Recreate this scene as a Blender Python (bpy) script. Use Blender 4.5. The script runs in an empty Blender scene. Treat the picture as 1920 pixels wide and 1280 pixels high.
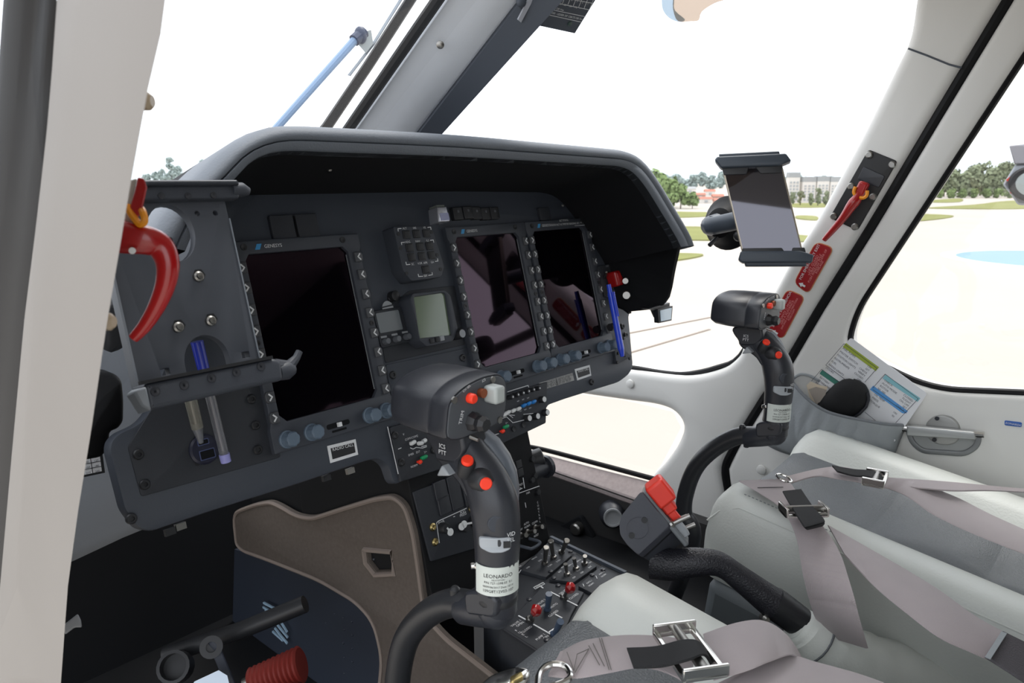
import bpy, math, random
import numpy as np
from mathutils import Vector, Matrix
from mathutils.geometry import tessellate_polygon
from math import radians as RAD, sin, cos, pi
scene = bpy.context.scene
COL = scene.collection
rnd = random.Random(7)

# ------------------------------------------------------------------ camera
FPX = 1404.5                                    # focal length in pixels of the 1920 px wide frame
AZ, PITCH, ROLL = RAD(48.86), RAD(12.12), RAD(-.2)
CAM = np.array([-.868, -.904, .075])
fw = np.array([sin(AZ)*cos(PITCH), cos(AZ)*cos(PITCH), -sin(PITCH)])
rt = np.array([cos(AZ), -sin(AZ), 0.]); up = np.cross(rt, fw)
rt, up = cos(ROLL)*rt+sin(ROLL)*up, -sin(ROLL)*rt+cos(ROLL)*up
cd = bpy.data.cameras.new('camera'); cam = bpy.data.objects.new('camera', cd); COL.objects.link(cam)
cd.sensor_width = 36; cd.lens = FPX*36/1920; cd.clip_start = .02; cd.clip_end = 2000
cam.matrix_world = Matrix(((rt[0], up[0], -fw[0], CAM[0]), (rt[1], up[1], -fw[1], CAM[1]), (rt[2], up[2], -fw[2], CAM[2]), (0, 0, 0, 1)))
cd.dof.use_dof = True; cd.dof.focus_distance = 1.05; cd.dof.aperture_fstop = 13
scene.camera = cam

# ------------------------------------------------------------------ daylight and exposure
scene.view_settings.view_transform = 'Standard'; scene.view_settings.look = 'None'
scene.view_settings.exposure = 0.0; scene.view_settings.gamma = 1; scene.view_settings.use_curve_mapping = False
world = bpy.data.worlds.new('overcast_sky'); scene.world = world; world.use_nodes = True
wn = world.node_tree.nodes; wl = world.node_tree.links; wn.clear()
wo = wn.new('ShaderNodeOutputWorld'); wb = wn.new('ShaderNodeBackground'); wt = wn.new('ShaderNodeTexCoord')
wsep = wn.new('ShaderNodeSeparateXYZ'); wr = wn.new('ShaderNodeValToRGB')
wl.new(wt.outputs['Generated'], wsep.inputs[0]); wl.new(wsep.outputs['Z'], wr.inputs[0])
wr.color_ramp.elements[0].position = 0.0; wr.color_ramp.elements[0].color = (.62, .70, .76, 1)
wr.color_ramp.elements[1].position = .09; wr.color_ramp.elements[1].color = (.93, .97, 1.03, 1)
wl.new(wr.outputs[0], wb.inputs[0]); wb.inputs[1].default_value = 2.3; wl.new(wb.outputs[0], wo.inputs[0])
sd = bpy.data.lights.new('hazy_sun', 'SUN'); sd.energy = 2.6; sd.angle = RAD(25); sd.color = (1, .96, .9)
so = bpy.data.objects.new('hazy_sun', sd); COL.objects.link(so)
so.rotation_euler = Vector((-.38, -.12, -.9)).to_track_quat('-Z', 'Y').to_euler()

# ------------------------------------------------------------------ points in the cockpit (metres, X starboard, Y forward, Z up)
TILT = RAD(15.06)                               # rake of the instrument panel
PU = np.array([1., 0, 0]); PD = -np.array([0, sin(TILT), cos(TILT)]); PN = np.array([0, -cos(TILT), sin(TILT)])
EX, EY, EZ = np.eye(3)
A = lambda *p: np.array(p, float)
def ray(x, y): return fw+rt*(x-960)/FPX-up*(y-640)/FPX
def hit(x, y, p, n):
    d = ray(x, y); n = np.array(n, float); return CAM+d*(((np.array(p)-CAM)@n)/(d@n))
def onX(x, y, v): return hit(x, y, (v, 0, 0), (1, 0, 0))
def onY(x, y, v): return hit(x, y, (0, v, 0), (0, 1, 0))
def onZ(x, y, v): return hit(x, y, (0, 0, v), (0, 0, 1))
def far(x, y, d): return CAM+ray(x, y)*d
def pan(x, y, off=0.):                          # (u, v) on the raked panel plane, off metres towards the pilot
    P = hit(x, y, PN*off, PN); return np.array([P@PU, P@PD])
def PP(u, v, w=0.): return PU*u+PD*v+PN*w
def unit(v): v = np.array(v, float); return v/np.linalg.norm(v)
def lerp(a, b, t): return np.array(a, float)*(1-t)+np.array(b, float)*t
def spline(pts, n=8, closed=False):             # Catmull-Rom
    P = [np.array(p, float) for p in pts]; out = []; m = len(P)
    for i in range(m if closed else m-1):
        if closed: a, b, c, d = P[(i-1) % m], P[i], P[(i+1) % m], P[(i+2) % m]
        else: a, b, c, d = P[max(i-1, 0)], P[i], P[i+1], P[min(i+2, m-1)]
        for k in range(n):
            t = k/n
            out.append(.5*((2*b)+(c-a)*t+(2*a-5*b+4*c-d)*t*t+(3*b-a-3*c+d)*t**3))
    if not closed: out.append(P[-1])
    return out
def resample(pts, n):
    P = np.array(pts); L = np.r_[0, np.cumsum(np.linalg.norm(np.diff(P, axis=0), axis=1))]
    s = np.linspace(0, L[-1], n); return np.stack([np.interp(s, L, P[:, k]) for k in range(P.shape[1])], 1)
def rrect(x0, y0, x1, y1, r=.003, n=4):
    o = []
    for cx, cy, a in ((x1-r, y1-r, 0), (x0+r, y1-r, 90), (x0+r, y0+r, 180), (x1-r, y0+r, 270)):
        for k in range(n+1):
            t = RAD(a+90*k/n); o.append((cx+r*cos(t), cy+r*sin(t)))
    return o
def circ(cx, cy, r, n=24, ry=None): return [(cx+r*cos(2*pi*k/n), cy+(ry or r)*sin(2*pi*k/n)) for k in range(n)]
def roundpoly(pts, r, n=4):                     # corner-rounded polygon
    out = []; m = len(pts)
    for i in range(m):
        p = np.array(pts[i], float); a = np.array(pts[i-1], float)-p; b = np.array(pts[(i+1) % m], float)-p
        la, lb = np.linalg.norm(a), np.linalg.norm(b); q = min(r, la*.45, lb*.45)
        s, e = p+a/la*q, p+b/lb*q
        for k in range(n+1):
            t = k/n; out.append((1-t)**2*s+2*t*(1-t)*p+t*t*e)
    return out
def inset(poly, d):
    P = np.array(poly, float); m = len(P)
    area = .5*sum(P[i][0]*P[(i+1) % m][1]-P[(i+1) % m][0]*P[i][1] for i in range(m))
    if area < 0: d = -d
    out = []
    for i in range(m):
        e1 = P[i]-P[i-1]; e2 = P[(i+1) % m]-P[i]
        n1 = np.array([-e1[1], e1[0]])/(np.linalg.norm(e1)+1e-12); n2 = np.array([-e2[1], e2[0]])/(np.linalg.norm(e2)+1e-12)
        s = n1+n2; l = s@s
        out.append(P[i]+(s*2/l*d if l > .6 else n1*d))
    return out

# ------------------------------------------------------------------ materials
def lin(c): return tuple(((x/255)/12.92 if x/255 <= .04045 else ((x/255+.055)/1.055)**2.4) for x in c)
MATS = {}
def M(name, rgb, rough=.5, metal=0., spec=.5, bump=None, mottle=None, coat=0., emit=None, trans=0., tint=None, wave=None, sheen=0.):
    if name in MATS: return MATS[name]
    m = bpy.data.materials.new(name); m.use_nodes = True; nt = m.node_tree; b = nt.nodes['Principled BSDF']
    c = (*lin(rgb), 1); b.inputs['Base Color'].default_value = c
    b.inputs['Roughness'].default_value = rough; b.inputs['Metallic'].default_value = metal
    b.inputs['Specular IOR Level'].default_value = spec; b.inputs['Coat Weight'].default_value = coat
    b.inputs['Transmission Weight'].default_value = trans; b.inputs['Sheen Weight'].default_value = sheen
    if tint: b.inputs['Specular Tint'].default_value = (*tint, 1)
    if emit: b.inputs['Emission Color'].default_value = (*lin(rgb), 1); b.inputs['Emission Strength'].default_value = emit
    tc = nt.nodes.new('ShaderNodeTexCoord')
    if mottle:                                  # (scale, amount) wear in the colour
        n = nt.nodes.new('ShaderNodeTexNoise'); n.inputs['Scale'].default_value = mottle[0]; n.inputs['Detail'].default_value = 5
        nt.links.new(tc.outputs['Object'], n.inputs['Vector'])
        r = nt.nodes.new('ShaderNodeMix'); r.data_type = 'RGBA'; k = mottle[1]
        r.inputs['A'].default_value = (*[x*(1-k) for x in c[:3]], 1); r.inputs['B'].default_value = (*[min(1, x*(1+k)) for x in c[:3]], 1)
        nt.links.new(n.outputs['Fac'], r.inputs['Factor']); nt.links.new(r.outputs['Result'], b.inputs['Base Color'])
    if bump or wave:
        bp = nt.nodes.new('ShaderNodeBump'); bp.inputs['Distance'].default_value = .001
        if wave: n = nt.nodes.new('ShaderNodeTexWave'); n.inputs['Scale'].default_value = wave[0]; bp.inputs['Strength'].default_value = wave[1]; n.inputs['Distortion'].default_value = .3
        else:
            n = nt.nodes.new('ShaderNodeTexVoronoi' if len(bump) > 2 else 'ShaderNodeTexNoise'); n.inputs['Scale'].default_value = bump[0]; bp.inputs['Strength'].default_value = bump[1]
        nt.links.new(tc.outputs['Object'], n.inputs['Vector'])
        nt.links.new(n.outputs['Fac' if 'Fac' in n.outputs else 'Distance'], bp.inputs['Height']); nt.links.new(bp.outputs[0], b.inputs['Normal'])
    MATS[name] = m; return m
def glass_mat(name, rgb, alpha, gloss=.035, veil=.008):
    m = bpy.data.materials.new(name); m.use_nodes = True; nt = m.node_tree; nt.nodes.clear(); N = nt.nodes.new; L = nt.links.new
    o = N('ShaderNodeOutputMaterial'); t = N('ShaderNodeBsdfTransparent'); t.inputs[0].default_value = (*[a*alpha for a in rgb], 1)
    d = N('ShaderNodeBsdfTranslucent'); d.inputs[0].default_value = (.9, .92, .95, 1); g = N('ShaderNodeBsdfGlossy'); g.inputs['Roughness'].default_value = .02
    m1 = N('ShaderNodeMixShader'); m1.inputs[0].default_value = veil; L(t.outputs[0], m1.inputs[1]); L(d.outputs[0], m1.inputs[2])
    m2 = N('ShaderNodeMixShader'); m2.inputs[0].default_value = gloss; L(m1.outputs[0], m2.inputs[1]); L(g.outputs[0], m2.inputs[2])
    L(m2.outputs[0], o.inputs[0]); MATS[name] = m; return m

m_panel = M('panel_paint', (60, 65, 74), .55, bump=(900, .25), mottle=(6, .12))
m_panel2 = M('panel_paint_dark', (44, 47, 53), .6, bump=(900, .25))
m_black = M('black_plastic', (34, 35, 38), .45)
m_satin = M('satin_black', (44, 46, 52), .38, bump=(600, .12))
m_bezel = M('bezel_paint', (58, 62, 70), .5, bump=(1100, .15))
m_hood = M('hood_vinyl', (100, 106, 114), .62, bump=(420, .35), mottle=(9, .1))
m_hoodin = M('hood_lining', (22, 23, 26), .9, spec=.2)
m_screen = M('display_glass', (5, 4, 7), .04, spec=.38, tint=(1, .62, .86))
m_white = M('white_marking', (226, 228, 230), .6)
m_grey = M('grey_marking', (150, 154, 158), .6)
m_blueknob = M('slate_knob', (92, 108, 124), .5)
m_chrome = M('polished_steel', (214, 212, 208), .16, metal=1.)
m_steel = M('brushed_steel', (150, 148, 144), .35, metal=1.)
m_gold = M('cadmium_screw', (196, 176, 122), .3, metal=1.)
m_red = M('red_paint', (164, 16, 18), .28, coat=.4, mottle=(60, .1))
m_redbtn = M('red_button', (255, 62, 34), .38)
m_orange = M('orange_clip', (238, 150, 22), .4)
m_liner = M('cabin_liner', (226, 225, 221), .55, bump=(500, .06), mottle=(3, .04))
m_liner_shaded = M('door_post_liner_shaded', (132, 127, 122), .6, bump=(400, .06), mottle=(5, .06))  # same liner as the right post, darkened in colour for its shade
m_noselin = M('nose_liner', (172, 178, 186), .6, bump=(500, .1))
m_post = M('post_grey', (216, 221, 228), .6, bump=(500, .1))
m_postdark = M('shaded_flank_and_fitting_grey', (72, 78, 88), .6)
m_seal = M('black_rubber', (15, 15, 17), .55, spec=.2, mottle=(30, .4))
m_leather = M('pale_leather', (210, 213, 208), .45, bump=(260, .4), mottle=(7, .06))
m_leatherd = M('grey_perforated_leather', (102, 106, 110), .45, bump=(420, .8, 1))
m_web = M('taupe_webbing', (172, 161, 162), .6, wave=(260, .35), mottle=(40, .06), sheen=.2)
m_webd = M('dark_webbing', (84, 80, 84), .7, bump=(700, .9))
m_tab = M('black_webbing', (26, 26, 28), .7, wave=(380, .6))
m_carpet = M('taupe_carpet', (98, 90, 84), .95, spec=.1, bump=(900, .9), mottle=(140, .18))
m_carpetl = M('pale_carpet', (170, 158, 156), .95, spec=.1, bump=(900, .9), mottle=(90, .22))
m_binding = M('carpet_binding', (128, 116, 108), .8)
m_dark = M('footwell_paint', (13, 14, 17), .7, spec=.3)
m_navy = M('footwell_blue_black', (38, 44, 56), .55)
m_white_p = M('white_paper', (232, 233, 236), .7)
m_pouch = M('grey_pouch_cloth', (156, 161, 164), .85, bump=(160, .5), mottle=(12, .1))
m_greenpd = M('green_paddle', (28, 150, 96), .4)
m_bluepd = M('blue_paddle', (40, 128, 205), .4)
m_whitepd = M('white_paddle', (224, 226, 226), .4)
m_tarmac = M('pale_concrete', (172, 165, 156), .9, spec=.1, mottle=(.35, .10))
m_window = glass_mat('clear_window', (1, 1, 1), .97)

# ------------------------------------------------------------------ mesh builder
GLYPHS = {}
def glyphs(s):
    if s not in GLYPHS:
        c = bpy.data.curves.new('t', 'FONT'); c.body = s; c.size = 1; c.resolution_u = 2
        o = bpy.data.objects.new('t', c); me = o.to_mesh()
        V = np.array([v.co[:] for v in me.vertices]).reshape(-1, 3); F = [tuple(p.vertices) for p in me.polygons]
        o.to_mesh_clear(); bpy.data.objects.remove(o); bpy.data.curves.remove(c); GLYPHS[s] = (V, F)
    return GLYPHS[s]
class MB:
    def __init__(s): s.v = []; s.f = []
    def add(s, vs, fs):
        o = len(s.v); s.v += [tuple(map(float, p)) for p in vs]; s.f += [tuple(i+o for i in f) for f in fs]; return s
    def box(s, c, d, ax=(EX, EY, EZ)):
        c = np.array(c, float); a, b, e = [np.array(ax[k])*d[k]/2 for k in range(3)]
        P = [c+i*a+j*b+k*e for k in (-1, 1) for j in (-1, 1) for i in (-1, 1)]
        return s.add(P, [(0, 2, 3, 1), (4, 5, 7, 6), (0, 1, 5, 4), (2, 6, 7, 3), (0, 4, 6, 2), (1, 3, 7, 5)])
    def loft(s, rings, closed=True, caps=True):
        n = len(rings[0]); V = [p for r in rings for p in r]; F = []
        for i in range(len(rings)-1):
            for j in range(n if closed else n-1):
                k = (j+1) % n; F.append((i*n+j, i*n+k, (i+1)*n+k, (i+1)*n+j))
        if caps: F.append(tuple(range(n))[::-1]); F.append(tuple((len(rings)-1)*n+j for j in range(n)))
        return s.add(V, F)
    def tube(s, path, r, n=14, caps=True, flat=None, upv=None):   # r scalar or list; flat = ratio of the second radius
        P = [np.array(p, float) for p in path]; m = len(P)
        R = list(r) if hasattr(r, '__len__') else [r]*m
        T = [unit(P[min(i+1, m-1)]-P[max(i-1, 0)]) for i in range(m)]
        a = np.array(upv if upv is not None else (EZ if abs(T[0][2]) < .9 else EX), float); rings = []
        for i in range(m):
            a = unit(a-T[i]*(a@T[i])); b = np.cross(T[i], a); fl = flat[i] if hasattr(flat, '__len__') else (flat or 1)
            rings.append([P[i]+a*R[i]*cos(2*pi*k/n)+b*R[i]*fl*sin(2*pi*k/n) for k in range(n)])
        return s.loft(rings, True, caps)
    def lathe(s, o, ax, prof, n=20):
        o = np.array(o, float); ax = unit(ax); a = unit(np.cross(ax, EX if abs(ax[0]) < .9 else EY)); b = np.cross(ax, a)
        return s.loft([[o+ax*h+(a*cos(2*pi*k/n)+b*sin(2*pi*k/n))*max(r, 1e-5) for k in range(n)] for r, h in prof])
    def knob(s, o, ax, r, h, n=20, lobes=0):
        if not lobes: return s.lathe(o, ax, [(r, 0), (r, h*.85), (r*.85, h)], n)
        o = np.array(o, float); ax = unit(ax); a = unit(np.cross(ax, EX if abs(ax[0]) < .9 else EY)); b = np.cross(ax, a); rings = []
        for k0, hh in ((1.05, 0), (1.05, h*.12), (.95, h*.2), (.95, h*.9), (.8, h)):
            rings.append([o+ax*hh+(a*cos(t)+b*sin(t))*r*k0*(1-.09*max(0, cos(lobes*t))**2) for t in [2*pi*k/(lobes*4) for k in range(lobes*4)]])
        return s.loft(rings)
    def ball(s, c, r, sc=(1, 1, 1), ax=(EX, EY, EZ), n=14, m=9):
        rings = []
        for i in range(1, m):
            t = pi*i/m
            rings.append([np.array(c)+r*(ax[0]*sc[0]*sin(t)*cos(2*pi*k/n)+ax[1]*sc[1]*sin(t)*sin(2*pi*k/n)-ax[2]*sc[2]*cos(t)) for k in range(n)])
        return s.loft(rings)
    def slab(s, outer, to3, h=.002, r=0., holes=(), steps=3, back=True):     # plate with a rounded front edge; to3(a, b, height)
        loops = [[tuple(p) for p in outer]]+[[tuple(p) for p in q] for q in holes]; fronts = []
        for li, lp in enumerate(loops):
            sg = 1 if li == 0 else -1; rings = [[to3(a, b, 0.) for a, b in lp]]
            if r:
                rings.append([to3(a, b, h-r) for a, b in lp])
                for k in range(1, steps+1):
                    t = pi/2*k/steps; q = inset(lp, sg*r*(1-cos(t))); rings.append([to3(a, b, h-r+r*sin(t)) for a, b in q])
                fr = inset(lp, sg*r)
            else: rings.append([to3(a, b, h) for a, b in lp]); fr = lp
            s.loft(rings, True, False); fronts.append(fr)
        for lps, hh in ((fronts, h),)+(((loops, 0.),) if back else ()):
            flat = [p for q in lps for p in q]
            tri = tessellate_polygon([[Vector((p[0], p[1], 0)) for p in q] for q in lps])
            s.add([to3(a, b, hh) for a, b in flat], [tuple(t) for t in tri])
        return s
    def text(s, t, o, ex, ey, size, align='C'):
        V, F = glyphs(t)
        if not len(V): return s
        w = V[:, 0].max(); dx = {'L': 0, 'C': -w/2, 'R': -w}[align]; h = .35
        return s.add([np.array(o)+np.array(ex)*(p[0]+dx)*size+np.array(ey)*(p[1]-h)*size for p in V], F)
    def ribbon(s, L, Rr, th=.0022, n=6):
        Ls, Rs = spline(L, n), spline(Rr, n); rings = []
        for i in range(len(Ls)):
            a, b = Ls[i], Rs[i]; t = Ls[min(i+1, len(Ls)-1)]-Ls[max(i-1, 0)]
            nn = unit(np.cross(t, b-a)); nn = nn if nn[2] > 0 else -nn; m1, m2 = lerp(a, b, .03), lerp(a, b, .97)
            rings.append([a, m1+nn*th/2, m2+nn*th/2, b, m2-nn*th/2, m1-nn*th/2])
        return s.loft(rings)
    def bar(s, a, b, w, nn, th=.0006):          # painted line between two points on a face with normal nn
        a, b = np.array(a), np.array(b); t = unit(b-a); sd = np.cross(np.array(nn), t)*w/2; n2 = np.array(nn)*th
        return s.box((a+b)/2+n2*0, (np.linalg.norm(b-a)+w*.6, w, th), (t, unit(sd), np.array(nn)))
    def build(s, name, mat, parent=None, smooth=True, bevel=0., sub=0, ang=35):
        me = bpy.data.meshes.new(name); me.from_pydata(s.v, [], s.f); me.validate(); me.update()
        import bmesh
        bm = bmesh.new(); bm.from_mesh(me); bmesh.ops.remove_doubles(bm, verts=bm.verts, dist=1e-6)
        bmesh.ops.recalc_face_normals(bm, faces=bm.faces); bm.to_mesh(me); bm.free()
        me.materials.append(mat); o = bpy.data.objects.new(name, me); COL.objects.link(o)
        if smooth: me.polygons.foreach_set('use_smooth', [True]*len(me.polygons)); me.set_sharp_from_angle(angle=RAD(ang))
        if bevel:
            b = o.modifiers.new('bevel', 'BEVEL'); b.width = bevel; b.segments = 2; b.limit_method = 'ANGLE'; b.angle_limit = RAD(40)
        if sub: b = o.modifiers.new('sub', 'SUBSURF'); b.levels = sub; b.render_levels = sub
        if parent: o.parent = parent; o.matrix_parent_inverse = parent.matrix_basis.inverted()
        return o
def tag(o, label, cat, group=None, kind=None):
    if label: o['label'] = label
    if cat: o['category'] = cat
    if group: o['group'] = group
    if kind: o['kind'] = kind
    return o
def thing(name, label, cat, loc=(0, 0, 0), group=None):
    o = bpy.data.objects.new(name, None); COL.objects.link(o); o.location = tuple(map(float, loc)); o.empty_display_size = .02
    return tag(o, label, cat, group)
def struct(o): o['kind'] = 'structure'; return o
def kids(o): return [c for c in bpy.data.objects if c.parent == o]
def copy_tree(o, parent=None):
    c = o.copy(); COL.objects.link(c)
    if parent: c.parent = parent; c.matrix_parent_inverse = o.matrix_parent_inverse.copy()
    for ch in kids(o): copy_tree(ch, c)
    return c
def P3(a, b, w): return PP(a, b, w)             # panel-plane mapper for slabs
def pl(off): return lambda a, b, w: PP(a, b, off+w)
def xw(x, s=-1): return lambda a, b, w: A(x+s*w, a, b)      # side-wall mapper: (y, z)
def zf(z): return lambda a, b, w: A(a, b, z+w)
def pxX(pts, x): return [tuple(onX(a, b, x)[1:]) for a, b in pts]
def pxP(pts, off=0.): return [tuple(pan(a, b, off)) for a, b in pts]
def pxZ(pts, z): return [tuple(onZ(a, b, z)[:2]) for a, b in pts]
PEX, PEY = PU, -PD                              # reading directions on the panel

# ================================================================== THE SETTING
GZ = -1.5
g = MB(); g.add([(-300, -300, GZ), (400, -300, GZ), (400, 400, GZ), (-300, 400, GZ)], [(0, 1, 2, 3)])
struct(g.build('ground', m_tarmac))
m_grass = M('dry_grass', (122, 124, 74), .95, spec=.1, mottle=(.6, .3), bump=(30, .6))
def ground_patch(px, z): return [tuple(onZ(a, b, z)[:2]) for a, b in px]
for px in ([(1200, 425), (1290, 424), (1345, 427), (1500, 440), (1560, 447), (1500, 452), (1300, 449), (1200, 450)],
           [(1200, 395), (1290, 397), (1330, 398), (1330, 404), (1275, 407), (1200, 407)],
           [(1200, 474), (1275, 474), (1318, 476), (1300, 482), (1250, 489), (1200, 492)],
           [(1490, 381), (1560, 381), (1560, 387), (1490, 388)], [(1495, 404), (1530, 405), (1530, 412), (1495, 409)],
           [(1740, 389), (1830, 383), (1893, 376), (1990, 374), (1990, 386), (1910, 391), (1800, 391)],
           [(1700, 402), (1740, 401), (1788, 404), (1760, 410), (1700, 414)], [(1745, 375), (1800, 372), (1800, 378), (1750, 379)]):
    m = MB(); m.slab(spline(ground_patch(px, GZ+.03), 4, True), zf(GZ+.001), .03)
    tag(m.build('grass_strip', m_grass), 'flat strip of dry grass between the pale taxiways outside', 'grass', 'grass strips between the taxiways', 'stuff')
# painted helicopter circle
Pc = onZ(2010, 487, GZ); ex_l = onZ(1783, 487, GZ); Rr = np.linalg.norm((Pc-ex_l)[:2])*.97
m = MB(); m.slab(circ(Pc[0], Pc[1], Rr, 72), zf(GZ+.001), .006, holes=[circ(Pc[0], Pc[1], Rr*.875, 72)])
hr = m.build('helipad_ring', M('pad_white', (206, 204, 200), .8)); struct(hr)
m = MB(); m.slab(circ(Pc[0], Pc[1], Rr*.875, 72), zf(GZ+.001), .006)
struct(m.build('helipad_disc', M('pad_blue', (112, 142, 160), .8, mottle=(.5, .08))))
# slab joints of the apron
for a, b in (((1000, 660), (1385, 585)), ((1085, 690), (1330, 618))):
    p, q = onZ(*a, GZ), onZ(*b, GZ); m = MB(); m.bar(p+A(0, 0, .004), q+A(0, 0, .004), .03, EZ, .004)
    struct(m.build('trim_joint', M('joint_sealant', (120, 108, 98), .9)))

# trees, houses and flats far off
m_leaf = [M('leaf_green', (122, 140, 92), .9, spec=.1, mottle=(1.2, .3)), M('leaf_grey_green_hazed', (150, 164, 160), .9, spec=.1, mottle=(.5, .25)), M('leaf_olive_hazed', (132, 140, 112), .9, spec=.1, mottle=(.8, .3))]  # grey green and olive paled in their colour to imitate distance haze
m_trunk = M('bark', (96, 84, 72), .9)
def tree(px, pyb, h, w, dist, mat, label, group, seed, name='tree', lean=.6):
    r_ = random.Random(seed); b = far(px, pyb, dist); gd = (onZ(px, pyb, GZ)-CAM)@fw
    if 0 < gd < dist: b = far(px, pyb, gd); h *= gd/dist; w *= gd/dist; dist = gd
    base = A(b[0], b[1], b[2]); t = thing(name, label, 'tree', base, group); cr = MB()
    nb = 24
    for k in range(nb):
        z = r_.uniform(.16, .9); rr = w*.42*(1-abs(z-.45)*1.1)*r_.uniform(.1, 1)
        th = r_.uniform(0, 2*pi); c = base+A(rr*cos(th), rr*sin(th), h*z); s = min(h, w*1.2)*r_.uniform(.14, .26)
        pts = []
        for q in range(46):
            d = unit([r_.gauss(0, 1), r_.gauss(0, 1), r_.gauss(0, 1)]); o = c+d*s*r_.uniform(.6, 1.05)
            a1 = unit(np.cross(d, [r_.gauss(0, 1), r_.gauss(0, 1), r_.gauss(0, 1)])); a2 = np.cross(d, a1)+d*r_.uniform(-.6, .6); l = s*r_.uniform(.16, .40)
            cr.add([o-a1*l-a2*l*.6, o+a1*l-a2*l*.4, o+a1*l*.7+a2*l, o-a1*l*.8+a2*l*.7], [(0, 1, 2, 3)])
    cr.build('crown', mat, t, smooth=False)
    tr = MB(); tr.tube([base-A(0, 0, .3), base+A(.02*h, 0, h*.4), base+A(0, .01*h, h*.75)], [h*.03, h*.022, h*.01], 7); tr.build('trunk', m_trunk, t)
    return t
near = 'bushy trees behind the right edge of the hood'
for i, (px, py, hp, wp, d) in enumerate([(1222, 384, 60, 66, 46), (1250, 385, 52, 56, 44), (1276, 387, 42, 46, 42), (1298, 388, 27, 32, 42)]):
    k = d/FPX; tree(px, py, hp*k, wp*k, d, m_leaf[0], ('tallest leafy green tree just right of the glareshield corner', 'second leafy green tree right of the glareshield corner', 'third and rounder green tree left of the red roofed houses', 'smallest green bush in front of the red roofed houses')[i], near, i)
hill = 'haze-paled trees along the far ridge'
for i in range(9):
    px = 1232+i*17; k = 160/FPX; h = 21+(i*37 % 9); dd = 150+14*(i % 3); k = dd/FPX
    tree(px, (357, 353, 350)[i % 3], h*k, 26*k, dd, m_leaf[1], 'haze-paled tree of the ridge between the glareshield and the tablet', hill, 30+i)
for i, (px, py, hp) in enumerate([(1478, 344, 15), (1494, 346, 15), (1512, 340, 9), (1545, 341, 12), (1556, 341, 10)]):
    k = 230/FPX; tree(px, 350, (hp+8)*k, 15*k, 230+i, m_leaf[1], 'haze-paled treetop above the roofs of the white flats', 'treetops above the flats', 50+i)
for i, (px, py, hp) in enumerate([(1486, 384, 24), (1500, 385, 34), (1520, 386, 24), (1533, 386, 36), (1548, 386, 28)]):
    k = 75/FPX; tree(px, py, hp*k, 13*k, 75, m_leaf[2], 'thin haze-paled olive tree standing in front of the white flats', 'thin trees before the flats', 60+i)
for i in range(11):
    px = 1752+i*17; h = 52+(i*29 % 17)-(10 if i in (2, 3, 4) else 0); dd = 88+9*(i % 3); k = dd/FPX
    tree(px, (370.5, 368.5, 366.5)[i % 3], h*k, 32*k, dd, m_leaf[2], 'haze-paled olive tree of the wood seen through the right door window', 'wood beyond the right door window', 80+i)
for i in range(7):
    px = 1760+i*22; k = 78/FPX
    tree(px, 371.5, 17*k, 20*k, 78, m_leaf[0], 'low bush at the foot of the wood beyond the right door window', 'bushes below the wood', 100+i, 'bush')
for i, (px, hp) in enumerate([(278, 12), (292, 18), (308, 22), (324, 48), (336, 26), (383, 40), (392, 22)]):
    dd = 104+13*(i % 3); k = dd/FPX; tree(px, 356, (hp+18)*k, 20*k, dd, m_leaf[1], ('haze-paled far tree seen above the left tablet holder', 'haze-paled tall tree like a spire above the left tablet holder')[i == 3], None if i == 3 else 'haze-paled trees above the left tablet holder', 120+i)
def house(px, py, w, h, dist, wall, roof, label, group, flats=0):
    gd = (onZ(px, py, GZ)-CAM)@fw; dist = gd if 0 < gd < dist else dist
    k = dist/FPX; b = far(px, py, dist); t = thing('apartment_block' if flats else 'house', label, 'building', b, group)
    dirx = unit(A(rt[0], rt[1], 0)); diry = A(-dirx[1], dirx[0], 0); ax = (dirx, diry, EZ); W, H = w*k, h*k
    m = MB(); m.box(b+EZ*H/2, (W, W*.7, H), ax); m.build('wall', wall, t, smooth=False)
    if flats:
        for r in range(flats):
            for c in range(3):
                m = MB(); m.box(b+dirx*W*(-.3+.3*c)+EZ*H*(.12+.8*r/flats)-diry*W*.352, (W*.14, .1, H*.45/flats), ax); m.build('window', M('far_window', (158, 162, 164), .6), t, smooth=False)
        m = MB(); m.box(b+EZ*(H+.15), (W*1.03, W*.73, .35), ax); m.build('roof', roof, t, smooth=False)
    else:
        m = MB(); e = W*.55; m.add([b+dirx*s*e+diry*q*W*.4+EZ*H for s in (-1, 1) for q in (-1, 1)]+[b+dirx*s*e+EZ*(H*1.5) for s in (-1, 1)], [(0, 1, 3, 2), (0, 2, 5, 4), (1, 3, 5, 4), (0, 1, 4), (2, 3, 5)])
        m.build('roof', roof, t, smooth=False)
        m = MB(); m.box(b+EZ*H*.5-diry*W*.352, (W*.25, .1, H*.4), ax); m.build('window', M('far_window', (158, 162, 164), .6), t, smooth=False)
m_fw = M('far_white_wall', (208, 203, 196), .8); m_fr = M('far_red_roof', (168, 108, 90), .8); m_fp = M('far_pink_wall', (170, 138, 124), .8); m_fg = M('far_grey_roof', (150, 152, 152), .8)
for i, (px, py, w, h) in enumerate([(1292, 362, 22, 8), (1312, 372, 18, 7), (1330, 367, 18, 8), (1345, 376, 20, 8), (1322, 381, 22, 8), (1350, 385, 24, 9), (1303, 380, 16, 7)]):
    house(px, py, w, h, 120-i*4, (m_fw, m_fp)[i % 2], (m_fg if i == 0 else m_fr), 'small house with a pale red roof on the slope left of the tablet' if i else 'small white house among the trees left of the red roofs', 'hillside houses' if i else None)
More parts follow.
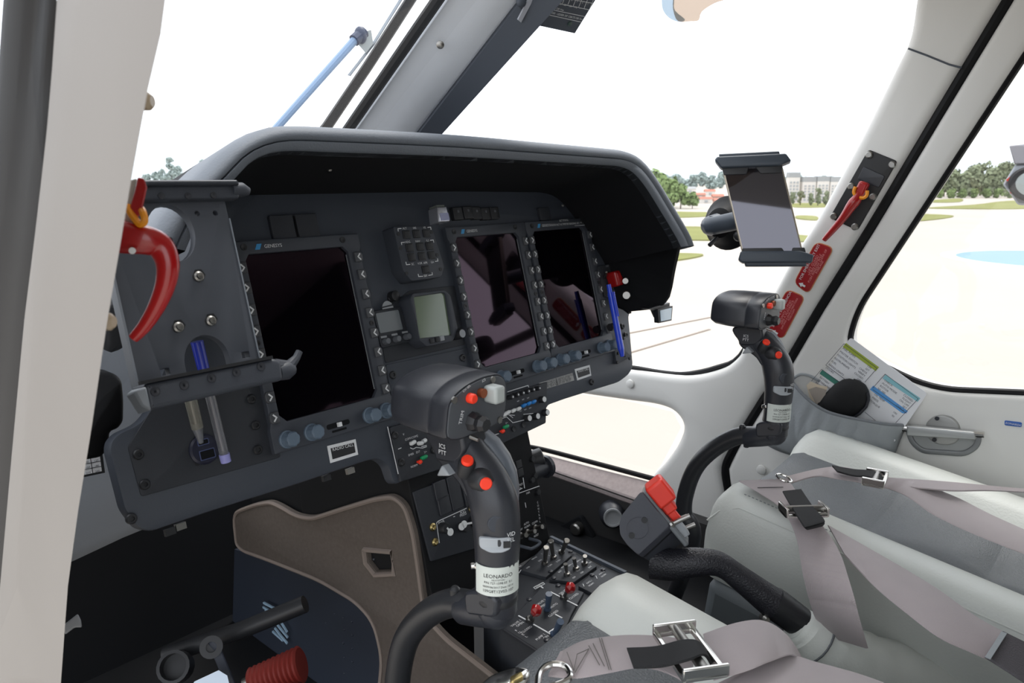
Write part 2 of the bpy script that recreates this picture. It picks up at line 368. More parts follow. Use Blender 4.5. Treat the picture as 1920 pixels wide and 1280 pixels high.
for i, (px, w, h, d) in enumerate([(1484, 22, 50, 150), (1512, 26, 42, 156), (1538, 24, 43, 152), (1562, 22, 42, 150)]):
    house(px, 379, w*.94, h-4, d, m_fw, m_fg, ('white block of flats nearest the tablet, tallest of its row', 'white block of flats second from the tablet', 'white block of flats third from the tablet', 'white block of flats touching the right window post')[i], 'white flats', 6)
for i, (px, py) in enumerate([(1842, 362), (1862, 365)]):
    house(px, py, 20, 9, 84, m_fw, m_fg, ('left one of two white sheds before the wood beyond the door window', 'right one of two white sheds before the wood beyond the door window')[i], 'white sheds')

# ------------------------------------------------------------------ cabin shell
m = MB(); m.box((0, -.45, -.87), (1.5, 2.6, .04)); struct(m.build('floor', m_dark))
m = MB(); m.box((.02, -1.32, .50), (1.6, 2.0, .06)); struct(m.build('ceiling', M('headliner', (196, 196, 194), .8), bevel=.01))
m = MB(); m.box((-.735, -1.79, -.19), (.04, 1.0, 1.3)); struct(m.build('wall_left_rear', MATS.get('rear_trim') or M('rear_trim', (52, 53, 56), .8)))
m = MB(); m.box((.745, -1.76, -.19), (.05, 1.1, 1.34)); struct(m.build('wall_right_rear', M('rear_trim', (52, 53, 56), .8)))
m = MB(); m.box((.02, -2.3, -.2), (1.56, .05, 1.4)); struct(m.build('wall_rear', M('rear_trim', (52, 53, 56), .8)))
m = MB(); m.slab([(-.72, -.85), (.72, -.85), (.72, -.42), (.3, -.40), (.3, -.30), (-.72, -.30)], lambda a, b, w: A(a, .56-w, b), .03); struct(m.build('wall_front', m_dark))
# nose lining seen past the left end of the panel
m = MB(); rows = []
for zz, yy in ((.0, .14), (-.12, .16), (-.25, .18), (-.35, .20), (-.43, .225), (-.475, .28), (-.485, .44)): rows.append([A(-.72, yy-.10, zz), A(-.60, yy-.04, zz), A(-.45, yy, zz), A(-.25, yy+.03, zz), A(-.25, yy+.06, zz), A(-.72, yy+.0, zz)])
m.loft(rows); struct(m.build('wall_left', m_noselin, ang=60))
m = MB(); q = [tuple(onY(*p, .02)[[0, 2]]) for p in ((120, 690), (196, 692), (212, 704), (216, 740), (215, 782), (204, 796), (190, 800), (188, 830), (174, 848), (100, 860))]
m.slab(roundpoly(q, .012, 3), lambda a, b, w: A(a, .02-w, b), .03, .008); struct(m.build('trim_duct', m_seal))
m = MB(); q = [tuple(onY(*p, .03)[[0, 2]]) for p in ((190, 480), (300, 470), (300, 590), (236, 640), (190, 665))]
m.slab(roundpoly(q, .02, 3), lambda a, b, w: A(a, .03-w, b), .02, .006); struct(m.build('trim_nose', m_seal))
# right wall: windscreen post, sill and chin window frame in one moulded liner
pil = spline([(1748, -130), (1730, 0), (1717, 75), (1692, 130), (1640, 235), (1600, 310), (1545, 412), (1500, 483), (1465, 548), (1432, 606), (1402, 650), (1385, 673), (1345, 696), (1280, 707), (1180, 696), (1085, 688), (990, 680)], 5)
low = spline([(985, 722), (1075, 738), (1170, 752), (1230, 761), (1262, 775), (1277, 800), (1268, 832), (1245, 865), (1222, 890), (1200, 925), (1180, 990)], 5)
sealpx = [(1372, 1010), (1358, 925), (1352, 878), (1370, 838), (1419, 757), (1469, 682), (1532, 575), (1625, 427), (1752, 215), (1882, 0), (1960, -130)]
outer = pxX([(p[0]-(15 if p[1] < 640 else 15*max(0, (690-p[1])/50)), p[1]-4) for p in pil]+[tuple(p) for p in low]+sealpx, .70)
m = MB(); m.slab(outer, xw(.755), .055, .022, steps=5); post_r = struct(m.build('trim_post_right', m_liner))
g_ = MB(); q = [onX(a, b, .699) for a, b in ((1703, 91), (1738, 104), (1780, 121), (1803, 127))]; g_.tube(q, .0016, 6); struct(g_.build('trim_seam', m_postdark))
# windscreen bead of black rubber along the sill
b_ = MB(); b_.tube([onX(a, b, .72) for a, b in spline([(990, 672), (1085, 682), (1180, 690), (1240, 700), (1288, 703), (1345, 691), (1390, 668), (1440, 580)], 4)], .009, 8); struct(b_.build('trim_windscreen_bead', m_seal))
# carpeted ledge and wall under the chin window
m = MB(); lp = [(990, 845), (1025, 851), (1120, 876), (1224, 902)]; lq = [(985, 870), (1018, 876), (1110, 908), (1206, 942)]
m.loft([[onX(*a, .70), onX(*b, .655), onX(*b, .655)-A(0, 0, .02), onX(*a, .70)-A(0, 0, .03)] for a, b in zip(lp, lq)]); struct(m.build('trim_ledge', m_carpetl, bevel=.006))
m = MB(); m.tube([onX(a, b-2, .705) for a, b in spline([(985, 838), (1025, 846), (1120, 871), (1228, 900)], 4)], .007, 8); struct(m.build('trim_chin_bead', m_seal))
m_sidew = M('side_wall_charcoal', (56, 55, 55), .8, bump=(300, .3))
m = MB(); m.loft([[onX(*b, .655)-A(0, 0, .001), onX(*b, .66)-A(0, 0, .06), A(.672, onX(*b, .66)[1], -.85), A(.70, onX(*b, .66)[1], -.85), A(.70, onX(*b, .66)[1], onX(*b, .655)[2]-.005)] for b in [(960, 862)]+lq+[(1330, 985), (1470, 1040)]])
struct(m.build('wall_right', m_sidew))
# ------------------------------------------------------------------ right door with its window
seal2 = [(a+9, b+4) for a, b in sealpx]
wo_px = roundpoly([(2010, -40), (1602, 582), (1582, 655), (1742, 733), (2300, 757), (2500, 400)], 60, 6)
dout = pxX([(1382, 1015), (1368, 925), (1362, 880), (1380, 842), (1429, 761), (1479, 686), (1542, 579), (1635, 431), (1762, 219), (1892, 4), (1970, -130), (2700, -130), (2900, 400), (2600, 1300), (1700, 1300), (1420, 1150)], .70)
dout = [(max(y, -1.2), z) for y, z in dout]
hole = pxX([tuple(p) for p in wo_px], .70)
hole = [(max(y, -1.12), min(z, .36)) for y, z in hole]
m = MB(); m.slab(dout, xw(.76), .058, .014, holes=[hole], steps=4); door = m.build('door_1', m_liner); struct(door)
m = MB(); hp = hole+[hole[0]]; m.tube([A(.715, y, z) for y, z in hp], .0075, 8); struct(m.build('trim_door_glass_seal', m_seal))
m = MB(); m.tube([A(.712, *onX(a+5, b+2, .7)[1:]) for a, b in spline(sealpx[1:], 5)], .0105, 10); struct(m.build('trim_door_seal', m_seal))
def pane(pts3, nx, ny, name):
    m = MB(); m.add(pts3, [(j*nx+i, j*nx+i+1, (j+1)*nx+i+1, (j+1)*nx+i) for j in range(ny-1) for i in range(nx-1)]); o = m.build(name, m_window); struct(o); return o
hb = inset(hole, .0)
m = MB(); m.slab(hole, xw(.735), .003); struct(m.build('window_3', m_window))
# ------------------------------------------------------------------ windscreens on each side of the centre post
pl_, pr_ = A(0, .17, .165), A(0, -.16, .385)
def screen(sgn):
    rows = []
    for t in np.linspace(0, 1, 7):
        c = lerp(A(.02*sgn, .24, .09), A(.02*sgn, -.22, .42), t); o = lerp(A(.735*sgn, -.20, -.32), A(.735*sgn, -.56, .42), t)
        mid = lerp(c, o, .55)+A(.12*sgn, .09, .02)*(1-.5*t)
        for s in np.linspace(0, 1, 7): rows.append((1-s)**2*c+2*s*(1-s)*mid+s*s*o)
    return rows
pane(screen(1), 7, 7, 'window_2'); pane(screen(-1), 7, 7, 'window_1')
m = MB(); m.slab([tuple(p) for p in pxX([(985, 725), (1170, 750), (1262, 772), (1277, 800), (1240, 870), (1205, 915), (985, 850)], .74)], xw(.742), .003); struct(m.build('window_4', m_window))
# centre post: pale inner face, flank painted dark for its shade
def P0(x, y, xx): return onX(x, y, xx)
inn = [(660, 245), (840, -12)]; mid_ = [(783, 250), (985, -12)]; out_ = [(822, 254), (1062, -12)]
def px0(p, x): return onX(*p, x)
m = MB()
rows = []
for t in (-.6, 0, .25, .5, .75, 1, 1.65):
    a, b, c = lerp(*inn, t), lerp(*mid_, t), lerp(*out_, t)
    pa, pb, pc = px0(a, -.05), px0(b, .025), px0(c, .05); back = unit(pa-CAM)*.05
    rr_ = [pa+back, pa+back*.2, lerp(pa, pb, .06)+A(0, 0, 0), lerp(pa, pb, .5), lerp(pa, pb, .93), pb+A(.003, .004, .003), lerp(pb, pc, .5)+A(0, .004, .004), pc+A(0, .008, .008), pc+back]
    rows.append(rr_)
m.loft(rows, True, True); cp = m.build('trim_centre_post', m_post, ang=50); struct(cp)
m = MB(); m.loft([[px0(lerp((783, 250), (985, -12), t), .026)+A(.001, -.001, -.001), px0(lerp((824, 254), (1064, -12), t), .052)+A(.001, -.001, -.001), px0(lerp((824, 254), (1064, -12), t), .056)+A(0, .045, .03), px0(lerp((783, 250), (985, -12), t), .03)+A(0, .045, .03)] for t in (-.6, 0, .5, 1, 1.65)]); struct(m.build('trim_centre_post_shaded_flank', m_postdark))
m = MB(); m.tube([px0(lerp((664, 243), (842, -12), t), -.052)+A(-.006, .004, .004) for t in (-.6, 0, .5, 1, 1.65)], .009, 8); struct(m.build('trim_centre_post_seal', m_seal))
t = MB(); P_ = onX(817, 81, -.03)+A(-.002, -.012, -.004); nn = unit(CAM-P_); t.lathe(P_+nn*.0, nn, [(.006, 0), (.006, .002), (.003, .004)], 14); tag(t.build('post_screw', m_steel), 'round screw head on the grey centre windscreen post', 'screw')

m = MB(); m.box((.02, -.37, .475), (1.5, .16, .06)); struct(m.build('trim_header', m_liner, bevel=.01))
# ------------------------------------------------------------------ near left door post
m = MB()
L = [(150, -60), (106, 0), (92, 200), (70, 400), (45, 600), (22, 850), (0, 1100), (-14, 1300)]
Rg = [(318, -60), (310, 0), (297, 100), (278, 165), (266, 230), (247, 330), (222, 480), (198, 620), (172, 800), (146, 960), (127, 1100), (112, 1310)]
Ls = resample([onX(a, b, -.695) for a, b in L], 22); Rs = resample([onX(a, b, -.70) for a, b in Rg], 22)
rows = []
for a, b in zip(Ls, Rs):
    da, db = unit(a-CAM)*.035, unit(b-CAM)*.03
    rows.append([a+da, a+da*.25, a+A(0, -.002, 0), lerp(a, b, .25)-da*.12, lerp(a, b, .75)-da*.10, b+db*.04, b+db*.3, b+db])
m.loft(rows); struct(m.build('trim_post_left', m_liner_shaded, ang=60))
m = MB(); Lp = [onX(a, b, -.694) for a, b in L]; Lq = [onX(a-100, b, -.70) for a, b in L]; rows = []
for p, q in zip(Lp, Lq):
    d = unit(p-CAM)*.03; rows.append([p+d, p+d*.1, lerp(p, q, .2)-d*.05, lerp(p, q, .42)+d*.2, lerp(p, q, .6)-d*.02, lerp(p, q, .9)-d*.02, q, q+d])
m.loft(rows); struct(m.build('trim_post_seal', m_seal, ang=60))

# ================================================================== INSTRUMENT PANEL
BO = -.010                                      # board surface; display bezels stand proud of it to w = 0
panel = thing('instrument_panel', 'dark grey instrument panel board across the front of the cockpit', 'instrument panel', PP(-.05, .28, BO))
bo = [(430, 345), (560, 330), (800, 335), (1100, 345), (1230, 420), (1210, 560), (1179, 590), (1181, 610), (1188, 688), (1180, 702), (1162, 716), (1062, 747), (1026, 760), (1020, 792), (1008, 800), (760, 900), (744, 908), (737, 900), (728, 872), (712, 860), (690, 863), (560, 907), (400, 957), (285, 996), (262, 992), (246, 972), (234, 955), (206, 846), (208, 828), (222, 812), (262, 794), (282, 770), (286, 750)]
m = MB(); m.slab(roundpoly(pxP(bo, BO), .012, 3), pl(BO-.02), .02, .004, steps=2); m.build('board', m_panel, panel)
m = MB(); m.slab(roundpoly(pxP([(239, 838), (264, 931), (526, 857), (486, 690), (300, 740)], BO), .004), pl(BO), .0014, .0008); m.build('cover_plate', m_panel2, panel)
m = MB(); m.slab(roundpoly(pxP([(722, 684), (874, 652), (906, 735), (742, 790)], BO), .004), pl(BO), .0014, .0008); m.build('cover_plate', m_panel, panel)
m = MB(); m.slab(roundpoly(pxP([(706, 592), (766, 545), (852, 535), (872, 646), (722, 681)], BO), .004), pl(BO), .0012, .0008); m.build('cover_plate', m_panel2, panel)
for x, y in ((258, 852), (270, 908), (478, 797), (482, 843), (735, 703), (866, 671), (732, 560), (728, 600), (245, 972), (1166, 612), (1172, 628), (1108, 716), (470, 748)):
    u, v = pan(x, y, BO); s = MB(); s.lathe(PP(u, v, BO), PN, [(.0062, 0), (.0062, .003), (.005, .0045), (.0028, .0045), (.0024, .003)], 14); s.build('screw', m_black, panel)
for a, b in (((500, 405), 0), ((541, 403), 1)):
    u, v = pan(*a, BO); s = MB(); s.slab(rrect(u, v, u+.041, v+.036, .003), pl(BO), .006, .0015); s.build('blank_cover', m_panel2, panel)
u, v = pan(1006, 390, BO); s = MB(); s.slab(rrect(u, v, u+.032, v+.026, .003), pl(BO), .006, .0015); s.build('blank_cover', m_panel2, panel)
for x, y in ((853, 402), (872, 400), (888, 401), (905, 402), (922, 401)):
    u, v = pan(x, y, BO); s = MB(); s.slab(rrect(u-.011, v-.011, u+.011, v+.011, .002), pl(BO), .009, .0015); c = s.build('switch_cap', m_black, panel)
    t = MB(); t.box(PP(u, v-.003, BO+.0093), (.004, .0005, .004), (PEX, PN, PEY)); t.build('legend', M('dim_legend', (92, 95, 100), .6), c)
for x, y in ((325, 985), (345, 975), (620, 885), (665, 872)):
    u, v = pan(x, y, BO); s = MB(); s.box(PP(u, v+.008, BO-.014), (.012, .008, .006), (PEX, PEY, PN)); s.build('latch', m_steel if x in (345, 665) else m_black, panel)

# ---- glareshield
OFF = .175
inn = spline([(350, 470), (372, 420), (400, 378), (442, 335), (470, 305), (500, 288), (545, 281), (640, 284), (840, 291), (1000, 300), (1130, 308), (1165, 311), (1190, 322), (1214, 350), (1244, 398), (1272, 445), (1280, 462)], 6)
out = spline([(262, 470), (288, 420), (320, 372), (362, 330), (402, 290), (440, 262), (478, 243), (522, 236), (620, 239), (840, 252), (1000, 266), (1130, 278), (1164, 283), (1188, 295), (1214, 324), (1252, 385), (1284, 440), (1293, 464)], 6)
N = 70
iu = resample([pan(a[0], a[1], OFF) for a in inn], N); ou = resample([pan(a[0], a[1], OFF-.02) for a in out], N)
for k in range(N):                               # keep the ends level so that ribs stay square to the lip
    pass
gs = thing('glareshield', 'charcoal padded glareshield hood arching over the instrument panel', 'glareshield', PP(-.05, -.06, .09))
back = [np.array([u_, max(v_, -.062)]) for u_, v_ in iu]
def lip(prof): return [[PP(*(iu[k]*(1-s)+ou[k]*s), w) for s, w in prof] for k in range(N)]
m = MB(); m.loft(lip([(0, OFF-.02), (.0, OFF-.004), (.05, OFF), (.28, OFF+.003), (.33, OFF-.002)]), False, False); m.build('inner_lip', m_hood, gs, ang=80)
m = MB(); m.loft(lip([(.33, OFF-.003), (.36, OFF+.003), (.55, OFF+.004), (.75, OFF-.001), (.92, OFF-.012), (1.0, OFF-.03), (1.0, OFF-.09)]), False, False); m.build('padded_edge', m_hood, gs, ang=80)
m = MB(); rows = []
for k in range(N):
    o2 = ou[k]; rows.append([PP(*iu[k], OFF-.004), PP(*iu[k], OFF-.05), PP(*back[k], BO-.002), PP(*o2, BO-.002), PP(*o2, OFF-.09)])
m.loft(rows, False, False); m.build('lining', m_hoodin, gs, ang=70)
# right cheek that closes the hood down to the panel edge
ck = [(1276, 455), (1281, 466), (1279, 505), (1277, 533), (1268, 556), (1250, 572), (1228, 579), (1190, 582), (1181, 588)]
cu = [pan(*p, OFF-.005) for p in ck[:1]]
m = MB(); rows = []
f_ = resample([pan(x, y, OFF*(1-.92*i/(len(ck)-1))) for i, (x, y) in enumerate(ck)], 24)
cw = [OFF*(1-.92*i/23) for i in range(24)]
edge = [PP(*f_[i], cw[i]-.004) for i in range(24)]
for i in range(24):
    e = edge[i]; q = PP(.462-.0*i, min(f_[i][1]-.0, .19)*.8+.0, BO); 
    rows.append([e+PU*.012, e, lerp(e, PP(.455, -.02+.21*i/23, BO), .5)+PU*.004, PP(.452, -.05+.24*i/23, BO)])
m.loft(rows, False, False); m.build('side_cheek', m_hoodin, gs, ang=70)
for x, y, r in ((1180, 525, .0075), (1182, 552, .0095)):
    u, v = pan(x, y, .03); s = MB(); s.lathe(PP(u, v, .02), unit(CAM-PP(u, v, .02)), [(r, 0), (r, .006), (r*.8, .012), (r*.5, .012)], 18); s.build('cheek_fastener', m_steel, gs)
for x, y in ((1055, 385), (1240, 446), (618, 318)):
    s = MB(); P_ = PP(*pan(x, y, .1), .1) if x != 1055 else PP(*pan(x, y, .0), .0); s.ball(P_, .003, n=8, m=6); s.build('rivet', m_steel, gs)

# ---- display units
W, H = .2035, .279
KEYS = (.126, .22, .324, .424, .533, .636, .736, .834)
def display(u0, v0, label, extra=None):
    D = lambda du, dv, w=0.: PP(u0+du, v0+dv, w)
    t = thing('display_unit', label, 'display', D(W/2, H, BO), 'portrait display units')
    ol = [(0, 0), (W, 0), (W, .02), (W-.003, .024), (W-.003, H*.86), (W, H*.89), (W, H), (0, H), (0, H*.89), (.003, H*.86), (.003, .024), (0, .02)]
    hole = [(.0175, .026), (.0235, .018), (W-.032, .018), (W-.0245, .026), (W-.0245, H-.048), (W-.033, H-.038), (.027, H-.038), (.0175, H-.048)]
    m = MB(); m.slab(roundpoly(ol, .002, 2), lambda a, b, w: D(a, b, BO+w), -BO, .0015, holes=[hole], steps=2); m.build('bezel', m_bezel, t)
    m = MB(); m.slab(hole, lambda a, b, w: D(a, b, BO+w), .004); m.build('screen', m_screen, t)
    m = MB(); m.bar(D(W-.0265, .03, -.004), D(W-.0265, H-.05, -.004), .0012, PN, .001); m.build('screen_edge', M('edge_grey', (120, 124, 128), .4), t)
    for s in (0, 1):
        for f in KEYS:
            cu_, cv = (.0088 if s == 0 else W-.0095), f*H
            m = MB(); q = 1 if s else -1; w_ = .0068
            m.slab(roundpoly([(cu_-q*w_, cv-.0075), (cu_+q*w_*.6, cv-.0075), (cu_+q*w_, cv-.004), (cu_+q*w_, cv+.004), (cu_+q*w_*.6, cv+.0075), (cu_-q*w_, cv+.0075)], .001, 2), lambda a, b, w: D(a, b, w-.001), .0042, .0012); kk = m.build('key', M('key_rubber', (70, 72, 76), .4), t)
            m = MB(); n_ = D(cu_-q*.0022, cv, .0036)
            m.bar(n_, D(cu_+q*.0018, cv-.0042, .0036), .0019, PN); m.bar(n_, D(cu_+q*.0018, cv+.0042, .0036), .0019, PN); m.build('chevron', m_white, kk)
        m = MB(); cu_ = .0088 if s == 0 else W-.0095; m.lathe(D(cu_, H*.48, 0), PN, [(.004, 0), (.004, .001), (.002, .001), (.0016, .0002)], 12); m.build('screw', m_black, t)
    for f in (.1, .285, .765, .915):
        m = MB(); o = D(W*f, H*.947, 0); m.lathe(o, PN, [(.0118, 0), (.0118, .003), (.0105, .004)], 20); m.knob(o, PN, .0105, .019, lobes=7); m.build('knob', m_blueknob, t)
    m = MB(); m.slab(rrect(W*.5-.019, H*.947-.0035, W*.5+.019, H*.947+.0035, .003), lambda a, b, w: D(a, b, w-.0008), .0014); sl = m.build('brightness_slot', m_hoodin, t)
    m = MB(); m.box(D(W*.5, H*.947, .003), (.005, .006, .006), (PEX, PEY, PN)); m.build('slider', m_white, sl)
    m = MB(); m.slab(rrect(W*.5-.012, H*.975-.0015, W*.5+.012, H*.975+.0015, .001), lambda a, b, w: D(a, b, w-.0008), .0014); m.build('card_slot', m_hoodin, t)
    for x in (.018, W-.03):
        m = MB(); m.lathe(D(x, .0085, 0), PN, [(.0045, 0), (.0045, .001), (.0032, .001), (.0018, .0004)], 14); m.build('screw', m_black, t)
    lg = MB(); lg.text('GENESYS', D(.047, .0092, .0006), PEX, PEY, .0066, 'L'); b_ = lg.build('lettering', m_white, t, smooth=False)
    lg = MB(); lg.slab([(.033, .013), (.037, .0055), (.044, .0055), (.040, .013)], lambda a, b, w: D(a, b, w), .0006); lg.build('logo_mark', M('logo_blue', (64, 150, 205), .5), t)
    if extra: extra(D, t)
    return t
def px3(D, t):
    m = MB(); m.text('ALT STATIC', D(.118, .002, .0006), PEX, PEY, .0055); m.text('RADIO ALT ALTIMETER READING OF 100 FT', D(.128, .0095, .0006), PEX, PEY, .0055); m.bar(D(.15, .0145, .0006), D(.185, .0145, .0006), .0008, PN); m.build('placard_lettering', m_white, t, smooth=False)
u1 = -.381
display(u1, 0, 'leftmost portrait display, partly covered by the grey tablet holder plate')
display(0, 0, 'middle portrait display with a pinkish sheen, left of the one touching its edge')
display(.2037, 0, 'rightmost portrait display, next to the blue pen', px3)

# ---- mode keypad
t = thing('mode_keypad', 'boxy keypad of square keys with white brackets above the green screen', 'keypad', PP(*pan(790, 500, .0), BO))
m = MB(); kw = .018; m.slab(roundpoly(pxP([(737, 424), (809, 422), (834, 499), (828, 519), (803, 523), (772, 527), (756, 507)], kw), .004), pl(BO), kw-BO, .002, steps=2); m.build('body', m_bezel, t)
kp = lambda x, y: pan(700+x/6.4, 360+y/6.4, kw)
for x, y in ((395, 510), (515, 503), (635, 495), (432, 668), (560, 655), (672, 645), (457, 780), (580, 770), (697, 757), (627, 930)):
    u, v = kp(x, y); m = MB(); m.slab(rrect(u-.0072, v-.0063, u+.0072, v+.0063, .001), pl(kw-.001), .0028, .0008); m.slab(rrect(u-.0055, v-.0046, u+.0055, v+.0046, .001), pl(kw+.001), .0014, .0005); m.build('key', m_black, t)
m = MB()
def brk(p, q, r, s):
    for a, b in ((p, q), (q, r), (r, s)): m.bar(PP(*kp(*a), kw+.0006), PP(*kp(*b), kw+.0006), .0011, PN)
brk((296, 470), (292, 440), (330, 437), (330, 437)); brk((650, 424), (684, 420), (690, 450), (690, 450)); brk((338, 632), (333, 606), (370, 603), (370, 603)); brk((680, 580), (716, 574), (722, 604), (722, 604))
brk((388, 840), (394, 872), (436, 868), (436, 868)); brk((740, 832), (772, 828), (768, 800), (768, 800)); brk((535, 985), (541, 1014), (590, 1010), (590, 1010)); brk((660, 1000), (706, 992), (702, 965), (702, 965))
for s, x, y in (('ALT', 372, 436), ('IAS', 492, 430), ('VS', 610, 426), ('HDG', 408, 598), ('NAV', 530, 590), ('ILS', 648, 582), ('SC', 470, 864), ('VOR', 556, 855), ('APR', 622, 848), ('GA', 705, 840), ('SBY', 624, 1004)):
    m.text(s, PP(*kp(x, y), kw+.0006), PEX, PEY, .0048)
m.build('lettering', m_white, t, smooth=False)
for x, y in ((300, 505), (325, 675), (695, 480), (765, 755), (400, 975), (805, 925)):
    u, v = kp(x, y); m2 = MB(); m2.lathe(PP(u, v, kw-.001), PN, [(.003, 0), (.003, .0016), (.0012, .0016)], 12); m2.build('screw', m_black, t)

# ---- green standby indicator
t = thing('standby_indicator', 'small instrument with a green tinted screen and three buttons', 'indicator', PP(*pan(815, 640, 0.), BO))
gw = .02; gp = lambda x, y, w=gw: pan(680+x/6.4, 540+y/6.4, w)
ol = [gp(*p) for p in ((600, 60), (985, 18), (1060, 85), (1150, 505), (1085, 640), (770, 702), (680, 622), (572, 130))]
hl = [gp(*p) for p in ((618, 105), (970, 52), (1000, 75), (1075, 560), (690, 600))]
m = MB(); m.slab(roundpoly(ol, .004), pl(BO), gw-BO, .002, holes=[roundpoly(hl, .003)], steps=2); m.build('case', m_bezel, t)
m = MB(); m.slab(roundpoly(hl, .003), pl(BO), gw-BO-.004); m.build('screen', M('green_lcd', (96, 112, 88), .12, spec=.7), t)
for x, y in ((825, 632), (890, 616), (946, 602)):
    m = MB(); u, v = gp(x, y); m.slab(rrect(u-.004, v-.004, u+.004, v+.004, .001), pl(gw-.001), .004, .001); m.build('button', m_grey if x > 940 else m_black, t)
for x, y in ((490, 65), (1165, 550)):
    u, v = gp(x, y); m = MB()
    if x > 1000: m.knob(PP(u, v, .0), PN, .0085, .026); k = m.build('knob', m_black, t); m = MB(); m.lathe(PP(u, v, .0262), PN, [(.0065, 0), (.0065, .0006)], 16); m.build('cap', m_grey, k)
    else: m.lathe(PP(u, v, BO), PN, [(.008, 0), (.008, .012), (.005, .014)], 14); m.build('corner_screw', m_black, t)
# ---- little grey display with three knobs
t = thing('chronometer', 'small grey blank display with three little knobs under a white arch logo', 'instrument', PP(*pan(735, 640, 0), BO))
cp_ = lambda x, y: pan(680+x/6.4, 540+y/6.4, 0)
m = MB(); m.slab(roundpoly([cp_(*p) for p in ((140, 270), (470, 215), (590, 640), (240, 720))], .004), pl(BO), .008, .0015); m.build('case', m_panel2, t)
m = MB(); m.slab(roundpoly([cp_(*p) for p in ((163, 303), (432, 258), (490, 492), (217, 540))], .002), pl(-.003), .002); m.build('screen', M('grey_lcd', (118, 124, 128), .15, spec=.7), t)
m = MB()
for x, y in ((272, 640), (400, 612), (525, 584)):
    u, v = cp_(x, y); k = MB(); k.knob(PP(u, v, -.003), PN, .0048, .011, 12); k.build('knob', M('knob_grey', (92, 96, 102), .4), t)
    m.bar(PP(*cp_(x-40, y-52), -.0015), PP(*cp_(x+18, y-62), -.0015), .003, PN)
c = cp_(310, 242); tag(m.build('marking', m_grey, t, smooth=False), None, None)
m = MB(); m.slab([tuple(c+np.array((.0105*cos(a), -.0115*sin(a)))) for a in np.linspace(0, pi, 16)], pl(-.0015), .0006); ar_ = m.build('arch_logo', m_grey, t, smooth=False)
m = MB(); m.bar(PP(*(c-np.array((.011, .0028))), -.0006), PP(*(c-np.array((-.011, .0042))), -.0006), .0022, PN); m.build('arch_band', m_panel2, ar_)
# ---- memory card stick
t = thing('memory_card', 'silver and clear memory stick plugged in above the keypad', 'memory stick', PP(*pan(833, 400, 0), BO))
mp = lambda x, y: pan(700+x/6.4, 360+y/6.4, .012)
m = MB(); m.slab(roundpoly([mp(*p) for p in ((765, 175), (880, 170), (925, 350), (785, 360))], .002), pl(BO), .022, .002); m.build('body', M('card_silver', (190, 192, 200), .25, metal=.6), t)
m = MB(); m.slab([mp(*p) for p in ((775, 150), (868, 146), (876, 172), (782, 176))], pl(BO), .018); m.build('cap', M('card_cap', (120, 126, 120), .3), t)
m = MB(); m.slab([mp(*p) for p in ((795, 255), (895, 248), (916, 335), (815, 342))], pl(.0122), .0006); m.build('sticker', M('card_lilac', (168, 172, 206), .3), t)
# ---- placards
def radio(q, label, txt='RADIO CALL'):
    q = [pan(x, y, BO) for x, y in q]; t = thing('placard', label, 'placard', PP(*q[3], BO), 'radio call placards')
    m = MB(); m.slab(q, pl(BO), .0010); m.build('frame', m_white, t, smooth=False)
    m = MB(); m.slab(inset(q, .0042), pl(BO), .0016); m.build('field', m_black, t, smooth=False)
    m = MB(); c = (q[0]+q[1])/2*.72+(q[2]+q[3])/2*.28; m.text(txt, PP(*c, BO+.0022), unit(PP(*q[1])-PP(*q[0])), PEY, .0062 if q[1][0]-q[0][0] > .03 else .0034); m.build('lettering', m_white, t, smooth=False)
radio([(613, 836), (666, 823), (671, 852), (619, 868)], 'white bordered RADIO CALL placard below the leftmost display')
radio([(1077, 692), (1105, 684), (1108, 704), (1082, 713)], 'small white bordered placard below the rightmost display', 'RADIO CALL')
q = [pan(x, y, BO) for x, y in ((1010, 718), (1073, 699), (1076, 713), (1013, 732))]
t = thing('data_plate', 'silver data plate printed with small black figures, below the rightmost display', 'plate', PP(*q[3], BO))
m = MB(); m.slab(q, pl(BO), .001); m.build('plate', M('plate_silver', (168, 168, 166), .4), t, smooth=False)
m = MB(); qq = lambda s, r: (q[0]*(1-s)+q[1]*s)*(1-r)+(q[3]*(1-s)+q[2]*s)*r
for r, tx in ((.2, 'TRACK MAGNETIC COMPASS DEVIATION'), (.42, 'N 012  030 E 060 090 S 120  150'), (.62, 'STEER 180 210 W 240 270 300 330'), (.82, 'DATE 10/19  RADIO ON  24-031')):
    m.text(tx, PP(*qq(.5, r), BO+.0016), unit(PP(*q[1])-PP(*q[0])), PEY, .0058)
m.bar(PP(*qq(.48, .05), BO+.0016), PP(*qq(.48, .95), BO+.0016), .0008, PN); m.build('lettering', m_black, t, smooth=False)
# ---- USB socket and the three pens
t = thing('usb_socket', 'round black twin USB socket in the lower left panel', 'socket', PP(*pan(385, 850, BO), BO))
u, v = pan(381, 842, BO); m = MB(); m.lathe(PP(u, v, BO), PN, [(.0185, 0), (.0185, .004), (.016, .006), (.0001, .006)], 28); m.build('body', M('usb_black', (38, 40, 56), .35), t)
for du, dv, a, b in ((-.001, -.009, .006, .0026), (.001, .0065, .0085, .005)):
    m = MB(); m.slab(rrect(u+du-a-.001, v+dv-b-.001, u+du+a+.001, v+dv+b+.001, .001), pl(BO+.006), .0006); p_ = m.build('port', M('usb_blue', (82, 92, 130), .4), t)
    m = MB(); m.slab(rrect(u+du-a, v+dv-b, u+du+a, v+dv+b, .001), pl(BO+.0064), .0006); m.build('opening', m_hoodin, p_)
for dx, dy in ((-21, -13), (21, 14), (-16, 27)):
    m = MB(); u2, v2 = pan(385+dx, 842+dy, BO); m.lathe(PP(u2, v2, BO), PN, [(.003, 0), (.003, .002)], 10); m.build('screw', m_black, t)
m_clear = M('clear_plastic', (176, 178, 184), .12, spec=.6, trans=.75)
